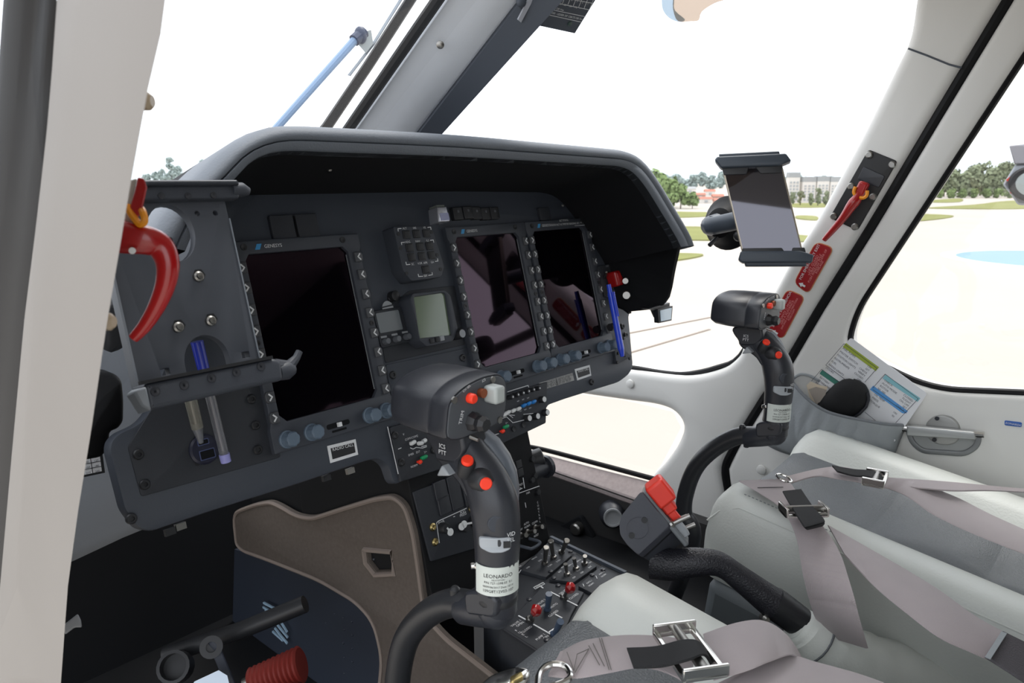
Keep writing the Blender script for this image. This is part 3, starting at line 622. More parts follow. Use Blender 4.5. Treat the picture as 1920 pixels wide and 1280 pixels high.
def pen(a, b, w, segs, label, group=None, name='pen'):
    pa, pb = PP(*pan(*a, w[0]), w[0]), PP(*pan(*b, w[1]), w[1]); t = thing(name, label, 'pen', pb, group)
    for nm, mat, f0, f1, r0, r1 in segs:
        m = MB(); m.tube([lerp(pa, pb, f0), lerp(pa, pb, (f0+f1)/2), lerp(pa, pb, f1)], [r0, (r0+r1)/2, r1], 12); m.build(nm, mat, t)
    return t, pa, pb
m_blue = M('ink_blue', (34, 52, 168), .3, coat=.3)
pen((369, 640), (424, 866), (.035, .012), [('cap', m_blue, 0, .24, .0072, .0068), ('barrel', m_clear, .2, .94, .0058, .0056), ('ink_tube', M('ink_grey', (150, 148, 156), .3), .3, .9, .002, .002), ('end_plug', M('plug_lilac', (150, 150, 210), .4), .93, 1, .0064, .006)], 'blue capped ballpoint pen with clear barrel tucked behind the left holder')
pen((354, 735), (377, 830), (.03, .012), [('grip', M('smoky_clear', (170, 168, 156), .15, trans=.65), 0, .7, .0072, .0068), ('spring', m_steel, .15, .6, .0035, .0032), ('nose', m_clear, .7, 1, .0062, .0028)], 'clear retractable pen with visible spring, nose down beside the blue capped pen')
m_bclear = M('bright_blue_plastic', (44, 78, 226), .2, coat=.5)
t, pa, pb = pen((1141, 533), (1167, 668), (.035, .03), [('barrel', m_bclear, .12, .9, .0062, .0066), ('nose', m_bclear, .88, 1, .0066, .004), ('cap', m_bclear, 0, .3, .0045, .0062)], 'bright blue pen clipped at the right end of the panel')
m = MB(); m.box(lerp(pa, pb, .28)+PN*.009, (.003, .05, .002), (PEX, unit(pb-pa), PN)); m.build('clip', m_bclear, t)
# ---- right end switch plate
t = thing('guarded_switch', 'red guarded switch at the dark right end of the panel', 'switch', PP(*pan(1155, 525, 0), BO))
m = MB(); m.slab(roundpoly(pxP([(1124, 498), (1172, 490), (1186, 545), (1138, 556)], 0), .004), pl(BO), .004, .001); m.build('plate', m_panel2, t)
m = MB(); u, v = pan(1160, 522, .015); m.slab(roundpoly([(u-.015, v-.016), (u+.005, v-.018), (u+.017, v+.014), (u-.012, v+.016)], .004), pl(-.004), .024, .006); m.build('guard', m_red, t)
m = MB(); m.tube([PP(*pan(1138, 520, 0), -.004), PP(*pan(1137, 510, .02), .02)], [.003, .002], 10); m.build('toggle', m_steel, t)
m = MB(); m.text('ARM', PP(*pan(1127, 514, 0), -.005), PEX, PEY, .006); m.text('OFF', PP(*pan(1142, 498, 0), -.005), PEX, PEY, .006)
for k in range(3): m.text('EMERGENCY FLOAT', PP(*pan(1150, 545+k*4, 0), -.005), PEX, PEY, .0036)
m.build('lettering', m_grey, t, smooth=False)
t = thing('pen_holder_plate', 'grey plate with black screws beneath the blue pen', 'plate', PP(*pan(1170, 675, 0), BO))
m = MB(); m.slab(roundpoly(pxP([(1152, 640), (1176, 630), (1187, 668), (1158, 682)], -.002), .002), pl(BO), .006, .001); m.build('plate', m_bezel, t)
for x, y in ((1170, 634), (1181, 672), (1158, 679), (1173, 666), (1160, 662)):
    m = MB(); u, v = pan(x, y, -.002); m.lathe(PP(u, v, -.004), PN, [(.0032, 0), (.0032, .003), (.0015, .003)], 10); m.build('screw', m_black, t)
m = MB(); P_ = PP(*pan(1150, 612, .012), .012); m.tube([P_-PU*.012, P_+PU*.012], .008, 12); m.build('pen_clip', m_black, t)
# ---- small sight glass under the right hood corner
t = thing('clip_mirror', 'little square mirror on a black bracket under the right hood corner', 'mirror', PP(*pan(1236, 590, .1), .1))
f = lambda x, y: onY(x, y, -.10)
q = [f(x, y) for x, y in ((1206, 578), (1247, 566), (1246, 584), (1234, 596), (1228, 582))]
m = MB(); m.loft([[p+A(0, s, 0) for p in q] for s in (.012, -.012)]); m.build('bracket', m_black, t, bevel=.001)
q = [f(x, y) for x, y in ((1221, 578), (1249, 572), (1247, 599), (1223, 604))]
m = MB(); m.loft([[p+A(0, s, 0) for p in q] for s in (-.005, -.016)]); m.build('frame', m_black, t)
c = sum(q)/4; m = MB(); m.loft([[c+(p-c)*.78+A(.001, s, 0) for p in q] for s in (-.015, -.0175)]); m.build('mirror_glass', M('mirror_face', (214, 232, 246), .1, spec=.8), t)

# ---- audio panels
def toggle(m, u, v, w, d, r0, r1, L): m.tube([PP(u, v, w), PP(u, v, w)+np.array(d)*L*.5, PP(u, v, w)+np.array(d)*L], [r0, (r0+r1)/2, r1], 10)
for side, (quad, label) in enumerate((([(727, 801), (846, 768), (862, 867), (747, 903)], 'left audio control panel with two white and one green paddle, below the cyclic head'), ([(850, 767), (936, 742), (1022, 716), (1019, 793), (866, 866)], 'right audio control panel with rows of blue and white paddles, behind the cyclic head'))):
    q = pxP(quad, BO); t = thing('audio_panel', label, 'audio panel', PP(*q[-1], BO), 'audio control panels')
    m = MB(); m.slab(roundpoly(q, .002, 2), pl(BO), .006, .0012); m.build('face', m_panel2, t)
    ap = lambda x, y: pan(700+x/5.333, 680+y/5.333, BO+.006); w = BO+.0066; L = MB()
    def line(*pts):
        for a, b in zip(pts[:-1], pts[1:]): L.bar(PP(*ap(*a), w), PP(*ap(*b), w), .0011, PN)
    def pad(x, y, mat, l=.011, rot=.15, nm='paddle'):
        u, v = ap(x, y); P_ = PP(u, v, w+.006); d = unit(PU+PEY*rot); m = MB()
        m.tube([P_-d*l/2, P_-d*l*.3, P_+d*l*.3, P_+d*l/2], [.0022, .0033, .0033, .0022], 10); m.tube([PP(u, v, w-.002), P_], .0018, 8); m.build(nm, mat, t)
    if side == 0:
        pad(368, 800, m_whitepd); pad(442, 805, m_whitepd, rot=-.2); pad(488, 778, m_whitepd, .006); pad(478, 946, m_greenpd, .013, .05); pad(440, 990, m_redbtn, .006)
        line((368, 850), (395, 862), (425, 845), (490, 852), (530, 838)); line((480, 838), (528, 825)); line((140, 640), (246, 1108)); line((248, 862), (276, 850))
        for s, x, y in (('COM1', 345, 760), ('COM2', 412, 738), ('EMER', 375, 915), ('EXT', 445, 890), ('2/+', 518, 890), ('NORM', 405, 1030), ('IC', 470, 1005), ('V', 300, 715)): L.text(s, PP(*ap(x, y), w), PEX, PEY, .0046)
        for x, y in ((212, 725), (278, 995), (602, 870)):
            m = MB(); u, v = ap(x, y); m.lathe(PP(u, v, BO+.005), PN, [(.006, 0), (.006, .003), (.004, .004), (.002, .003)], 12); m.build('screw', m_black, t)
    else:
        for x, y in ((1350, 345), (1405, 322), (1458, 305), (1512, 288), (1563, 272), (1620, 258)):
            u, v = ap(x, y); m = MB(); m.knob(PP(u, v, BO+.005), PN, .0042, .012, 12); k = m.build('push_knob', m_black, t); m = MB(); m.lathe(PP(u, v, BO+.0172), PN, [(.0016, 0), (.0016, .0004)], 8); m.build('dot', m_white, k)
        for x, y in ((1480, 428), (1530, 408), (1578, 392)): pad(x, y, m_bluepd)
        for x, y in ((1322, 497), (1375, 480), (1428, 462), (1290, 518)): pad(x, y, m_whitepd, .010)
        pad(1300, 640, m_greenpd, .012, .05); pad(1268, 685, m_redbtn, .007)
        for x, y in ((1672, 368), (1705, 498), (1608, 535), (1525, 555)):
            u, v = ap(x, y); m = MB(); m.knob(PP(u, v, BO+.003)-PN*.0, PN, .0062, .012, 14); k = m.build('volume_knob', m_black, t); m = MB(); m.lathe(PP(u, v, BO+.0152), PN, [(.005, 0), (.005, .0006)], 14); m.build('cap', m_whitepd, k)
        line((1340, 290), (1385, 275), (1545, 226), (1552, 245)); line((1395, 598), (1510, 570)); line((1270, 562), (1330, 540), (1392, 598)); line((1300, 530), (1345, 515), (1392, 548)); line((1500, 515), (1605, 505), (1612, 520)); line((1345, 520), (1410, 525))
        line((1215, 718), (1250, 708))
        for k in range(3): L.text('VHF', PP(*ap(1445+k*50, 383-k*16), w), PEX, PEY, .0034); L.text('NAV', PP(*ap(1470+k*48, 482-k*16), w), PEX, PEY, .0034)
        for s, x, y in (('EXT', 1270, 595), ('2/+', 1330, 600)): L.text(s, PP(*ap(x, y), w), PEX, PEY, .0042)
        for x, y in ((1130, 690), (1120, 720), (1398, 660), (1495, 618)):
            m = MB(); u, v = ap(x, y); m.lathe(PP(u, v, BO+.005), PN, [(.005, 0), (.005, .004), (.002, .003)], 12); m.build('screw', m_black, t)
    L.build('lettering', m_white, t, smooth=False)

# ================================================================== CENTRE PEDESTAL AND CONSOLE
ZC = -.553                                       # console top
ped = thing('centre_pedestal', 'black centre pedestal of switch panels below the instrument panel', 'pedestal', (-.03, .1, -.85))
FP = -.012                                       # front face, in line with the raked panel
uL, uR = -.172, .112
m = MB(); v0, v1 = .300, .585
fr = [PP(uL, v0, FP), PP(uR, v0, FP), PP(uR, v1, FP), PP(uL, v1, FP)]
m.loft([[p for p in fr], [fr[0]+A(0, .30, 0), fr[1]+A(0, .30, 0), A(uR, .2, ZC-.02), A(uL, .2, ZC-.02)]]); m.build('housing', m_dark, ped, bevel=.002)
# big blank key block and the knob strip on the left half
q = pxP([(772, 922), (889, 880), (915, 1020), (806, 1052)], FP)
m = MB(); m.slab(roundpoly(q, .002, 2), pl(FP), .003, .001); m.build('key_panel', m_panel2, ped)
for x, y in ((822, 918), (846, 908), (870, 900), (829, 946), (852, 937), (877, 930)):
    u, v = pan(x, y, FP); m = MB(); m.slab(rrect(u-.0125, v-.0145, u+.0125, v+.0145, .002), pl(FP+.002), .005, .0015); m.build('blank_key', m_satin, ped)
kq = lambda x, y: pan(760+x/6.4, 840+y/6.4, FP+.003); w = FP+.0036; L = MB()
def kline(*pts, wd=.0011):
    for a, b in zip(pts[:-1], pts[1:]): L.bar(PP(*kq(*a), w), PP(*kq(*b), w), wd, PN)
kline((405, 1135), (372, 895), (395, 872), (730, 720)); kline((575, 822), (590, 818))
for x, y in ((325, 945), (352, 1125), (790, 728)):
    u, v = kq(x, y); m = MB(); m.lathe(PP(u, v, FP+.002), PN, [(.0062, 0), (.0062, .003), (.0035, .005), (.002, .004)], 14); m.build('gold_screw', m_gold, ped)
for (x, y), (a, b) in (((435, 955), (540, 1005)), ((675, 940), (675, 940)), ((800, 875), (705, 912))):
    u, v = kq(x, y); P_ = PP(u, v, FP+.002); m = MB(); m.knob(P_, PN, .0085, .014, 16); k = m.build('selector_knob', m_black, ped)
    m = MB(); e = PP(*pan(760+a/6.4, 840+b/6.4, FP+.016), FP+.017); m.lathe(e-PN*.002, PN, [(.0058, 0), (.0058, .002), (.0025, .002), (.0025, .0015)], 14); m.build('cap', m_whitepd, k)
    if (a, b) != (x, y): m = MB(); m.bar(P_+PN*.0146, e, .0028, PN, .001); m.build('pointer', m_whitepd, k)
L.text('PWR', PP(*kq(430, 885), w), PEX, PEY, .006); L.text('PULL', PP(*kq(690, 765), w), PEX, PEY, .006); L.text('PRESS', PP(*kq(690, 795), w), PEX, PEY, .006)
# right half: small keys, FAN and CONTROL lettering, toggles
for x, y in ((1285, 225), (1365, 190), (1300, 325), (1385, 290)):
    u, v = kq(x, y); m = MB(); m.slab(rrect(u-.007, v-.007, u+.007, v+.007, .001), pl(FP+.0), .004, .001); m.build('lit_key', m_black, ped)
kline((1330, 550), (1600, 455), (1605, 455)); kline((1410, 355), (1428, 478)); kline((1320, 520), (1400, 480)); kline((1180, 245), (1245, 215)); kline((1435, 655), (1445, 710))
for s, x, y in (('FAN', 1468, 535), ('TEST', 1385, 435), ('AUTO', 1450, 900), ('NORM', 1458, 938), ('COMM', 1550, 890), ('OFF', 1385, 975), ('RESET', 1568, 1045), ('VOL UP', 1350, 495)): L.text(s, PP(*kq(x, y), w), PEX, unit(PEY), .0050)
for k, c in enumerate('CONTROL'): L.text(c, PP(*kq(1585+k*4.6, 650+k*38), w), PEX, PEY, .0052)
L.build('lettering', m_white, ped, smooth=False)
for (x, y), (a, b) in (((1560, 955), (1635, 940)), ((1465, 1010), (1545, 995)), ((1385, 1050), (1440, 1042))):
    P_ = PP(*kq(x, y), FP); e = PP(*pan(760+a/6.4, 840+b/6.4, FP+.02), FP+.022); m = MB(); m.tube([P_, lerp(P_, e, .5), e], [.0026, .0032, .004], 12); m.lathe(P_, PN, [(.006, 0), (.006, .004), (.004, .005)], 12); m.build('toggle', m_steel, ped)
m = MB(); hp = [PP(*kq(x, y), FP+z) for x, y, z in ((1360, 1165, 0), (1385, 1190, .02), (1420, 1195, .022), (1500, 1150, .022), (1520, 1115, .02), (1500, 1085, 0))]; m.tube(spline(hp, 4), .0028, 8); m.build('guard_bar', m_postdark, ped)
for x, y in ((1535, 130), (1565, 330), (1530, 380), (1600, 525), (1660, 940)):
    u, v = kq(x, y); m = MB(); m.lathe(PP(u, v, FP), PN, [(.005, 0), (.005, .004), (.0025, .004)], 12); m.build('screw', m_black, ped)
m = MB(); m.lathe(PP(*pan(1016, 858, FP-.02), FP-.02), unit(A(.7, -.5, .2)), [(.019, -.03), (.019, 0), (.015, .002), (.015, -.002)], 22); m.build('air_knob', m_black, ped)
m = MB(); P_ = PP(uR, .452, FP-.02); m.tube([P_+A(.0, 0, 0), P_+A(.05, 0, 0)], .015, 18); m.lathe(P_+A(.045, 0, 0), EX, [(.021, 0), (.021, .008), (.017, .008), (.016, .004)], 20); m.build('side_nozzle', m_satin, ped)
# carpeted flank of the pedestal
cx = -.178
cpx = [(437, 958), (478, 942), (508, 937), (528, 946), (556, 963), (585, 968), (640, 950), (705, 930), (738, 926), (762, 945), (778, 995), (788, 1060), (800, 1150), (836, 1192), (975, 1300), (970, 1340), (705, 1340), (716, 1230), (700, 1165), (668, 1130), (600, 1090), (505, 1052), (458, 1035), (444, 1022)]
hole = pxX([(690, 1036), (733, 1040), (736, 1068), (706, 1070), (692, 1052)], cx)
fl = roundpoly(pxX(cpx, cx), .03, 4)
m = MB(); m.slab(fl, xw(cx+.006), .008, .003, holes=[hole], steps=2); sd_ = m.build('carpet_flank', m_carpet, ped)
m = MB(); edge = [A(cx-.002, y, z) for y, z in inset(fl, .004)]; m.tube(edge+[edge[0]], .0038, 6); m.build('carpet_binding', m_binding, sd_)
m = MB(); hb_ = [A(cx-.0025, y, z) for y, z in inset(hole, -.006)]; m.tube(hb_+[hb_[0]], .0045, 6); m.build('opening_binding', m_binding, sd_)
m = MB(); P_ = onX(716, 1054, cx+.012); m.box(P_, (.006, .022, .012)); m.ball(P_+A(-.006, .012, .004), .003, n=8, m=6); m.build('connector', m_satin, sd_)
m = MB(); m.box((cx+.095, .17, -.64), (.17, .44, .38)); m.build('inner_frame', m_dark, ped)
m = MB(); rows = pxX([(438, 1030), (520, 1055), (610, 1092), (680, 1135), (712, 1175), (716, 1320), (600, 1340), (430, 1340)], cx+.004); m.slab(rows, xw(cx+.012), .006); m.build('blue_black_web', m_navy, ped)
for x, y in [(644, 1158), (646, 1180), (644, 1205), (646, 1232), (646, 1262), (660, 1165), (661, 1190), (661, 1215), (661, 1240), (612, 1167), (628, 1150)]:
    m = MB(); m.ball(onX(x, y, cx+.006), .0024, n=8, m=6); m.build('rivet', m_navy, ped)
# vent slats low in the foot well, coloured pale blue for light leaking through
t = thing('footwell_vent', 'louvred vent in the left foot well, slats coloured pale as leaking light', 'vent', onX(520, 1150, cx-.002))
for a, b in (((495, 1130), (520, 1143)), ((494, 1138), (518, 1152)), ((498, 1144), (512, 1153)), ((527, 1166), (538, 1184)), ((521, 1172), (539, 1194)), ((516, 1178), (538, 1205)), ((512, 1184), (530, 1200))):
    m = MB(); m.bar(onX(*a, cx-.004), onX(*b, cx-.004), .004, -EX, .003); m.build('slat', M('vent_slat_light_leak', (150, 176, 196), .4), t)
# ---- console: fuel panel and hydraulic panels, laid flat between the seats
con = thing('fuel_console', 'black floor console of fuel switches with red guards between the seats', 'console', (-.03, -.25, -.85))
co = roundpoly([tuple(onZ(a, b, ZC)[:2]) for a, b in ((938, 1168), (905, 1120), (1034, 1003), (1180, 1082), (1230, 1130), (1130, 1290), (1100, 1280))], .004, 2)
m = MB(); m.slab(co, lambda a, b, w: A(a, b, -.86+w), ZC+.86-.006, .004); m.build('housing', m_panel2, con)
Zp = lambda x, y, z=ZC: onZ(930+x/5.333, 980+y/5.333, z)
def cplate(px, nm='face'):
    q = [tuple(Zp(*p)[:2]) for p in px]; m = MB(); m.slab(roundpoly(q, .002, 2), zf(ZC-.006), .006, .001); return m.build(nm, m_panel2, con)
cplate(((70, 1050), (500, 590), (880, 690), (760, 900), (640, 1180), (560, 1330), (470, 1300))); cplate(((530, 560), (800, 300), (1010, 430), (780, 590))); cplate(((240, 470), (560, 150), (760, 320), (500, 540))); cplate(((820, 630), (1060, 420), (1280, 500), (1000, 720)))
L = MB(); wz = ZC+.0006
def cl(a, b, wd=.0022): L.bar(Zp(*a, wz), Zp(*b, wz), wd, EZ)
cl((228, 928), (305, 970)); cl((378, 1015), (548, 1112)); cl((525, 1095), (600, 1045)); cl((548, 690), (645, 740)); cl((715, 778), (812, 826)); cl((595, 915), (658, 948)); cl((440, 630), (470, 650))
for a, b in (((375, 645), (395, 660)), ((375, 645), (470, 595)), ((470, 595), (488, 610)), ((395, 660), (488, 610))): cl(a, b, .001)
def ct(s, x, y, sz=.0060): L.text(s, Zp(x, y, wz), EX, EY, sz)
for s, x, y in (('VALVE 1', 197, 1003), ('OPEN', 238, 1012), ('CLOSED', 306, 1065), ('PUMP 1', 442, 1140), ('ON', 498, 1140), ('OFF', 573, 1190), ('VALVE 2', 448, 792), ('OPEN', 462, 832), ('AUTO', 578, 825), ('CLOSED', 572, 905), ('VALVE', 665, 690), ('CLOSED', 777, 732), ('ENG 1', 432, 628)): ct(s, x, y)
for k, c in enumerate('FUEL'): ct(c, 202+k*33, 1075+k*20, .0062)
for s, x, y in (('SERVO', 382, 352), ('1', 455, 310), ('2', 530, 325), ('SOV', 440, 375), ('1 OFF', 540, 425), ('2 OFF', 625, 378), ('L', 605, 278), ('BUS', 668, 440), ('GEN 1', 740, 420), ('GEN 2', 822, 378), ('BAT', 640, 485), ('ON', 735, 520), ('OFF', 780, 545), ('ON', 818, 475), ('OFF', 860, 495), ('ON', 940, 395), ('EXT', 940, 440), ('AWG 1', 930, 590), ('NORM', 950, 615), ('AWG 2', 1055, 500), ('NORM', 1075, 525), ('HTR', 320, 445)): ct(s, x, y, .0046)
cl((1010, 555), (1000, 530), .001); cl((880, 635), (870, 610), .001); cl((230, 500), (250, 470), .001); cl((218, 440), (250, 430), .001)
L.build('lettering', m_white, con, smooth=False)
def ctog(base, top, h, r0, r1, mat, nm, cap=None, capm=None):
    b = Zp(*base, ZC); e = Zp(*top, ZC+h); m = MB(); m.lathe(b, EZ, [(.0055, 0), (.0055, .004), (.004, .005)], 12); m.tube([b, lerp(b, e, .5), e], [r0, (r0+r1)/2, r1], 12); o = m.build(nm, mat, con)
    if cap: cap(e, unit(e-b), o)
def topcap(e, d, o): m = MB(); m.lathe(e, d, [(.0052, -.003), (.0052, .001), (.0044, .002)], 14); m.build('cap', m_steel, o)
for b, e, h in (((488, 410), (502, 250), .036), ((575, 350), (548, 185), .036), ((655, 300), (708, 180), .034)): ctog(b, e, h, .0030, .0042, m_steel, 'long_toggle', topcap)
for b, e, h in (((710, 520), (695, 410), .022), ((800, 462), (780, 352), .022), ((885, 415), (890, 330), .022)): ctog(b, e, h, .0022, .0036, m_steel, 'toggle')
for b, e, h in (((515, 870), (530, 710), .032), ((580, 1120), (645, 985), .032)):
    ctog(b, e, h, .0036, .0052, M('slate_toggle', (66, 82, 104), .4), 'slate_toggle')
for b, e in (((680, 750), (735, 660)), ((340, 975), (395, 885))):
    bb = Zp(*b, ZC); ee = Zp(*e, ZC+.024); m = MB(); m.lathe(bb, EZ, [(.0065, 0), (.0065, .004), (.0045, .006)], 12); m.tube([bb, ee], .0036, 10); o = m.build('guarded_toggle', m_steel, con)
    m = MB(); d = unit(ee-bb); a = unit(np.cross(d, EX)); b2 = np.cross(d, a); ring = lambda s, h: [ee+d*h+(EX*cos(t_)+a*sin(t_))*s for t_ in [2*pi*(k+.5)/6 for k in range(6)]]
    m.loft([ring(.0066, -.006), ring(.0088, .003), ring(.0088, .008), ring(.0048, .014)]); m.build('red_guard', m_red, o, smooth=False, bevel=.001)
for x, y in ((575, 555), (545, 490), (1070, 470), (960, 525), (505, 1175), (330, 770), (525, 1265), (745, 290), (620, 630)):
    m = MB(); m.lathe(Zp(x, y, ZC), EZ, [(.004, 0), (.004, .002), (.002, .003)], 12); m.build('screw', m_satin, con)
m = MB(); m.bar(Zp(555, 150, ZC+.002), Zp(1290, 500, ZC+.002), .006, EZ, .006); m.build('edge_rail', m_postdark, con)
m = MB(); m.bar(Zp(60, 1060, ZC+.001), Zp(460, 1320, ZC+.001), .003, EZ, .003); m.build('edge_strip', m_satin, con)
# box with a knob and the vent nozzle on the right foot-well wall
t = thing('heater_box', 'black recessed box with one steel knob on the dark right foot-well wall', 'control box', onX(1085, 1000, .52))
q = pxX([(1060, 985), (1088, 968), (1112, 1010), (1110, 1022), (1088, 1030)], .645); c0 = onX(1086, 1000, .645)
m = MB(); m.slab(roundpoly(pxX([(1050, 985), (1088, 966), (1114, 1008), (1112, 1026), (1082, 1032)], .652), .01), xw(.664), .016, .003); m.build('plate', m_hoodin, t)
m = MB(); P_ = onX(1085, 989, .645); m.lathe(P_+EX*.004, -EX, [(.017, 0), (.017, .02), (.013, .024)], 16); m.build('knob', m_steel, t)
m = MB(); m.text('HEATER', onX(1090, 1010, .6475), -EY, EZ, .016); m.text('OFF', onX(1084, 1017, .6475), -EY, EZ, .016); m.build('lettering', m_grey, t, smooth=False)
t = thing('air_nozzle', 'round air nozzle with a steel ring on the right foot-well wall', 'air vent', onX(1150, 975, .63))
P_ = onX(1149, 970, .62); d = unit(A(-.8, -.6, .15)); m = MB(); m.lathe(P_, d, [(.034, -.045), (.031, -.01), (.023, 0), (.020, -.004)], 24); m.build('housing', m_satin, t)
m = MB(); m.lathe(P_, d, [(.0235, -.001), (.0235, .004), (.0195, .004), (.0195, -.004)], 24); m.build('ring', M('nozzle_ring', (168, 170, 172), .3), t)

# ================================================================== CYCLIC STICKS
XC = -.367
def G(x, y): p = onX(x, y, XC); return p
def make_cyclic(label):
    t = thing('cyclic_stick', label, 'control stick', G(745, 1300)+A(0, .1, -.3), 'cyclic sticks')
    # bent tube from the floor up to the elbow
    cl_ = [G(770, 1420), G(747, 1320), G(748, 1255), G(764, 1195), G(800, 1152), G(846, 1130), G(890, 1136)]
    cl_ = [G(747, 1320)+A(0, .06, -.33)]+cl_
    m = MB(); m.tube(spline(cl_, 6), .0153, 20); m.build('tube', m_black if 0 else M('stick_tube', (42, 43, 46), .36, bump=(700, .08)), t)
    m = MB(); m.tube([G(866, 1137), G(870, 1138), G(900, 1141), G(924, 1142), G(934, 1134), G(933, 1106)], [.0155, .0172, .0180, .0186, .0196, .0198], 22); m.ball(G(931, 1140), .0204); m.build('elbow', m_satin, t)
    m = MB(); pd = roundpoly([onX(x, y, XC-.0205)+A(.0205, 0, 0) for x, y in ((868, 1110), (890, 1108), (912, 1114), (930, 1122), (928, 1160), (872, 1152))], .006, 2); m.loft([[p+A(x, 0, 0) for p in pd] for x in (-.0205, .010)]); m.build('elbow_pad', m_satin, t, bevel=.003)
    m = MB(); m.lathe(G(932, 1116), EZ, [(.0205, -.004), (.0212, -.002), (.0212, .001), (.0204, .003)], 24); m.build('collar', m_black, t)
    # grip: straight column that sweeps forward at the top and carries the head
    pth = [G(931, 1104), G(932, 1050), G(932, 1000), G(927, 950), G(917, 915), G(902, 885), G(880, 852), G(864, 826), G(858, 808)]
    gs_ = spline(pth, 4); m = MB(); m.tube(gs_, resample([(r,) for r in (.0218, .0218, .0212, .0240, .0252, .0250, .0225, .0195, .018)], len(gs_))[:, 0], 24, flat=list(np.linspace(1, .84, len(gs_))), upv=EY); m.build('grip', m_satin, t)
    w_ = roundpoly([onX(x, y, XC-.0185)+A(.0185, 0, 0) for x, y in ((794, 806), (800, 826), (813, 848), (816, 863), (836, 867), (856, 868), (870, 850), (864, 812), (850, 796))], .005, 2)
    m = MB(); m.loft([[p+A(x, 0, 0) for p in w_] for x in (-.0185, .016)]); m.build('neck_wedge', m_satin, t, bevel=.003)
    w_ = roundpoly([onX(x, y, XC-.0165)+A(.0165, 0, 0) for x, y in ((812, 846), (820, 868), (840, 886), (860, 908), (872, 934), (884, 940), (892, 905), (862, 842))], .006, 2)
    m = MB(); m.loft([[p+A(x, 0, 0) for p in w_] for x in (-.0165, .014)]); m.build('trigger_web', m_satin, t, bevel=.005)
    m = MB(); fn = [onX(x, y, XC-.026)+A(.026, 0, 0) for x, y in ((817, 893), (827, 872), (842, 893))]; m.loft([[p+A(-.026, 0, 0) for p in fn], [p+A(-.010, 0, 0) for p in fn]]); m.build('finger_rest', M('rest_grey', (150, 154, 158), .45), t, bevel=.002)
    m = MB(); rows = []
    for x, y, w1 in ((886, 815, 22), (914, 838, 22), (936, 866, 20), (951, 896, 18), (960, 925, 14), (964, 950, 8)):
        p = far(x, y, .742); q = far(x+w1, y-w1*.55, .752); rows.append([p, lerp(p, q, .3)-fw*.004, lerp(p, q, .7)-fw*.004, q, q+fw*.02, p+fw*.02])
    m.loft(rows); m.build('shell', M('shell_grey', (98, 104, 112), .4), t, ang=60)
    # head box, thumb face towards the pilot
    yF = -.421
    fpx = [(833, 826), (835, 790), (839, 756), (852, 738), (872, 721), (905, 704), (934, 699), (946, 706), (951, 726), (949, 765), (943, 788), (930, 798), (895, 813), (856, 828)]
    fc = [onY(x, y, yF) for x, y in fpx]; fc = [A(*p) for p in roundpoly([p[[0, 2]] for p in fc], .008, 2) for p in [(p[0], yF, p[1])]]
    c0 = sum(fc)/len(fc)
    def sec(d, s, dz=0.): return [c0+(p-c0)*s+A(0, d, dz) for p in fc]
    m = MB(); m.loft([sec(.090, .6), sec(.087, .82), sec(.078, .94), sec(.058, .99), sec(.026, 1.0), sec(.025, .985), sec(.022, .985), sec(.021, 1.0), sec(.003, 1.0), sec(0, .975)]); hd = m.build('head', m_satin, t)
    m = MB(); m.slab(inset([tuple(p[[0, 2]]) for p in fc], .0025), lambda a, b, w: A(a, yF-w, b), .0015, .0006); m.build('face', M('face_grey', (74, 77, 82), .5), hd)
    fp = lambda x, y, d=0.: onY(x, y, yF)-A(0, d, 0)
    m = MB(); m.lathe(fp(878, 745, .001), -EY, [(.0050, 0), (.0050, .006), (.0038, .0078)], 20); m.build('red_button', m_redbtn, hd)
    m = MB(); m.box(fp(914, 735, .009), (.0145, .0175, .0175)); m.build('grey_switch', M('switch_grey', (176, 182, 180), .4), hd, bevel=.003)
    m = MB(); m.lathe(fp(898, 735, 0), -EY, [(.0046, 0), (.0046, .007), (.003, .007)], 14); m.build('copper_ring', M('copper', (150, 84, 56), .4, metal=.6), hd)
    m = MB(); m.lathe(fp(884, 789, .001), -EY, [(.0102, 0), (.0092, .004), (.0070, .008), (.0086, .014), (.0060, .019)], 8); m.build('trim_hat', m_black, hd)
    m = MB(); P_ = fp(879, 817, .002); m.tube([P_, P_+A(.002, -.009, -.002)], .0022, 8); m.build('steel_pin', m_steel, hd)
    for x, y in ((849, 749), (921, 711), (934, 786)):
        m = MB(); m.lathe(fp(x, y, .001), -EY, [(.0034, 0), (.0034, .002), (.0018, .002)], 10); m.build('screw', m_steel, hd)
    L = MB(); L.text('TRIM', fp(862, 782, .0022), unit(A(.32, 0, .95)), unit(A(-.95, 0, .32)), .0060); L.text('CH SEL', fp(872, 727, .0022), unit(A(.92, 0, .38)), unit(A(-.38, 0, .92)), .0036); L.text('ICS', fp(904, 712, .0022), unit(A(.95, 0, .3)), unit(A(-.3, 0, .95)), .0036); L.build('face_lettering', m_white, hd, smooth=False)
    # lower buttons, clip, data label
    m = MB(); P_ = far(876, 866, .716); d = unit(A(-.30, -.45, .84)); m.lathe(P_, d, [(.0090, -.016), (.0084, -.001), (.0070, .001)], 20); b_ = m.build('button_ring', m_black, t); m = MB(); m.lathe(P_, d, [(.0060, 0), (.0060, .0035), (.0050, .005)], 20); m.build('red_button', m_redbtn, b_)
    m = MB(); P_ = far(911, 906, .709); d = unit(A(-.56, -.82, .10)); m.lathe(P_, d, [(.0170, -.026), (.0140, -.010), (.0086, -.001), (.0066, 0)], 24); b_ = m.build('button_ring', m_black, t); m = MB(); m.lathe(P_, d, [(.0060, -.003), (.0060, .0016), (.0050, .0026)], 20); m.build('red_button', m_redbtn, b_)
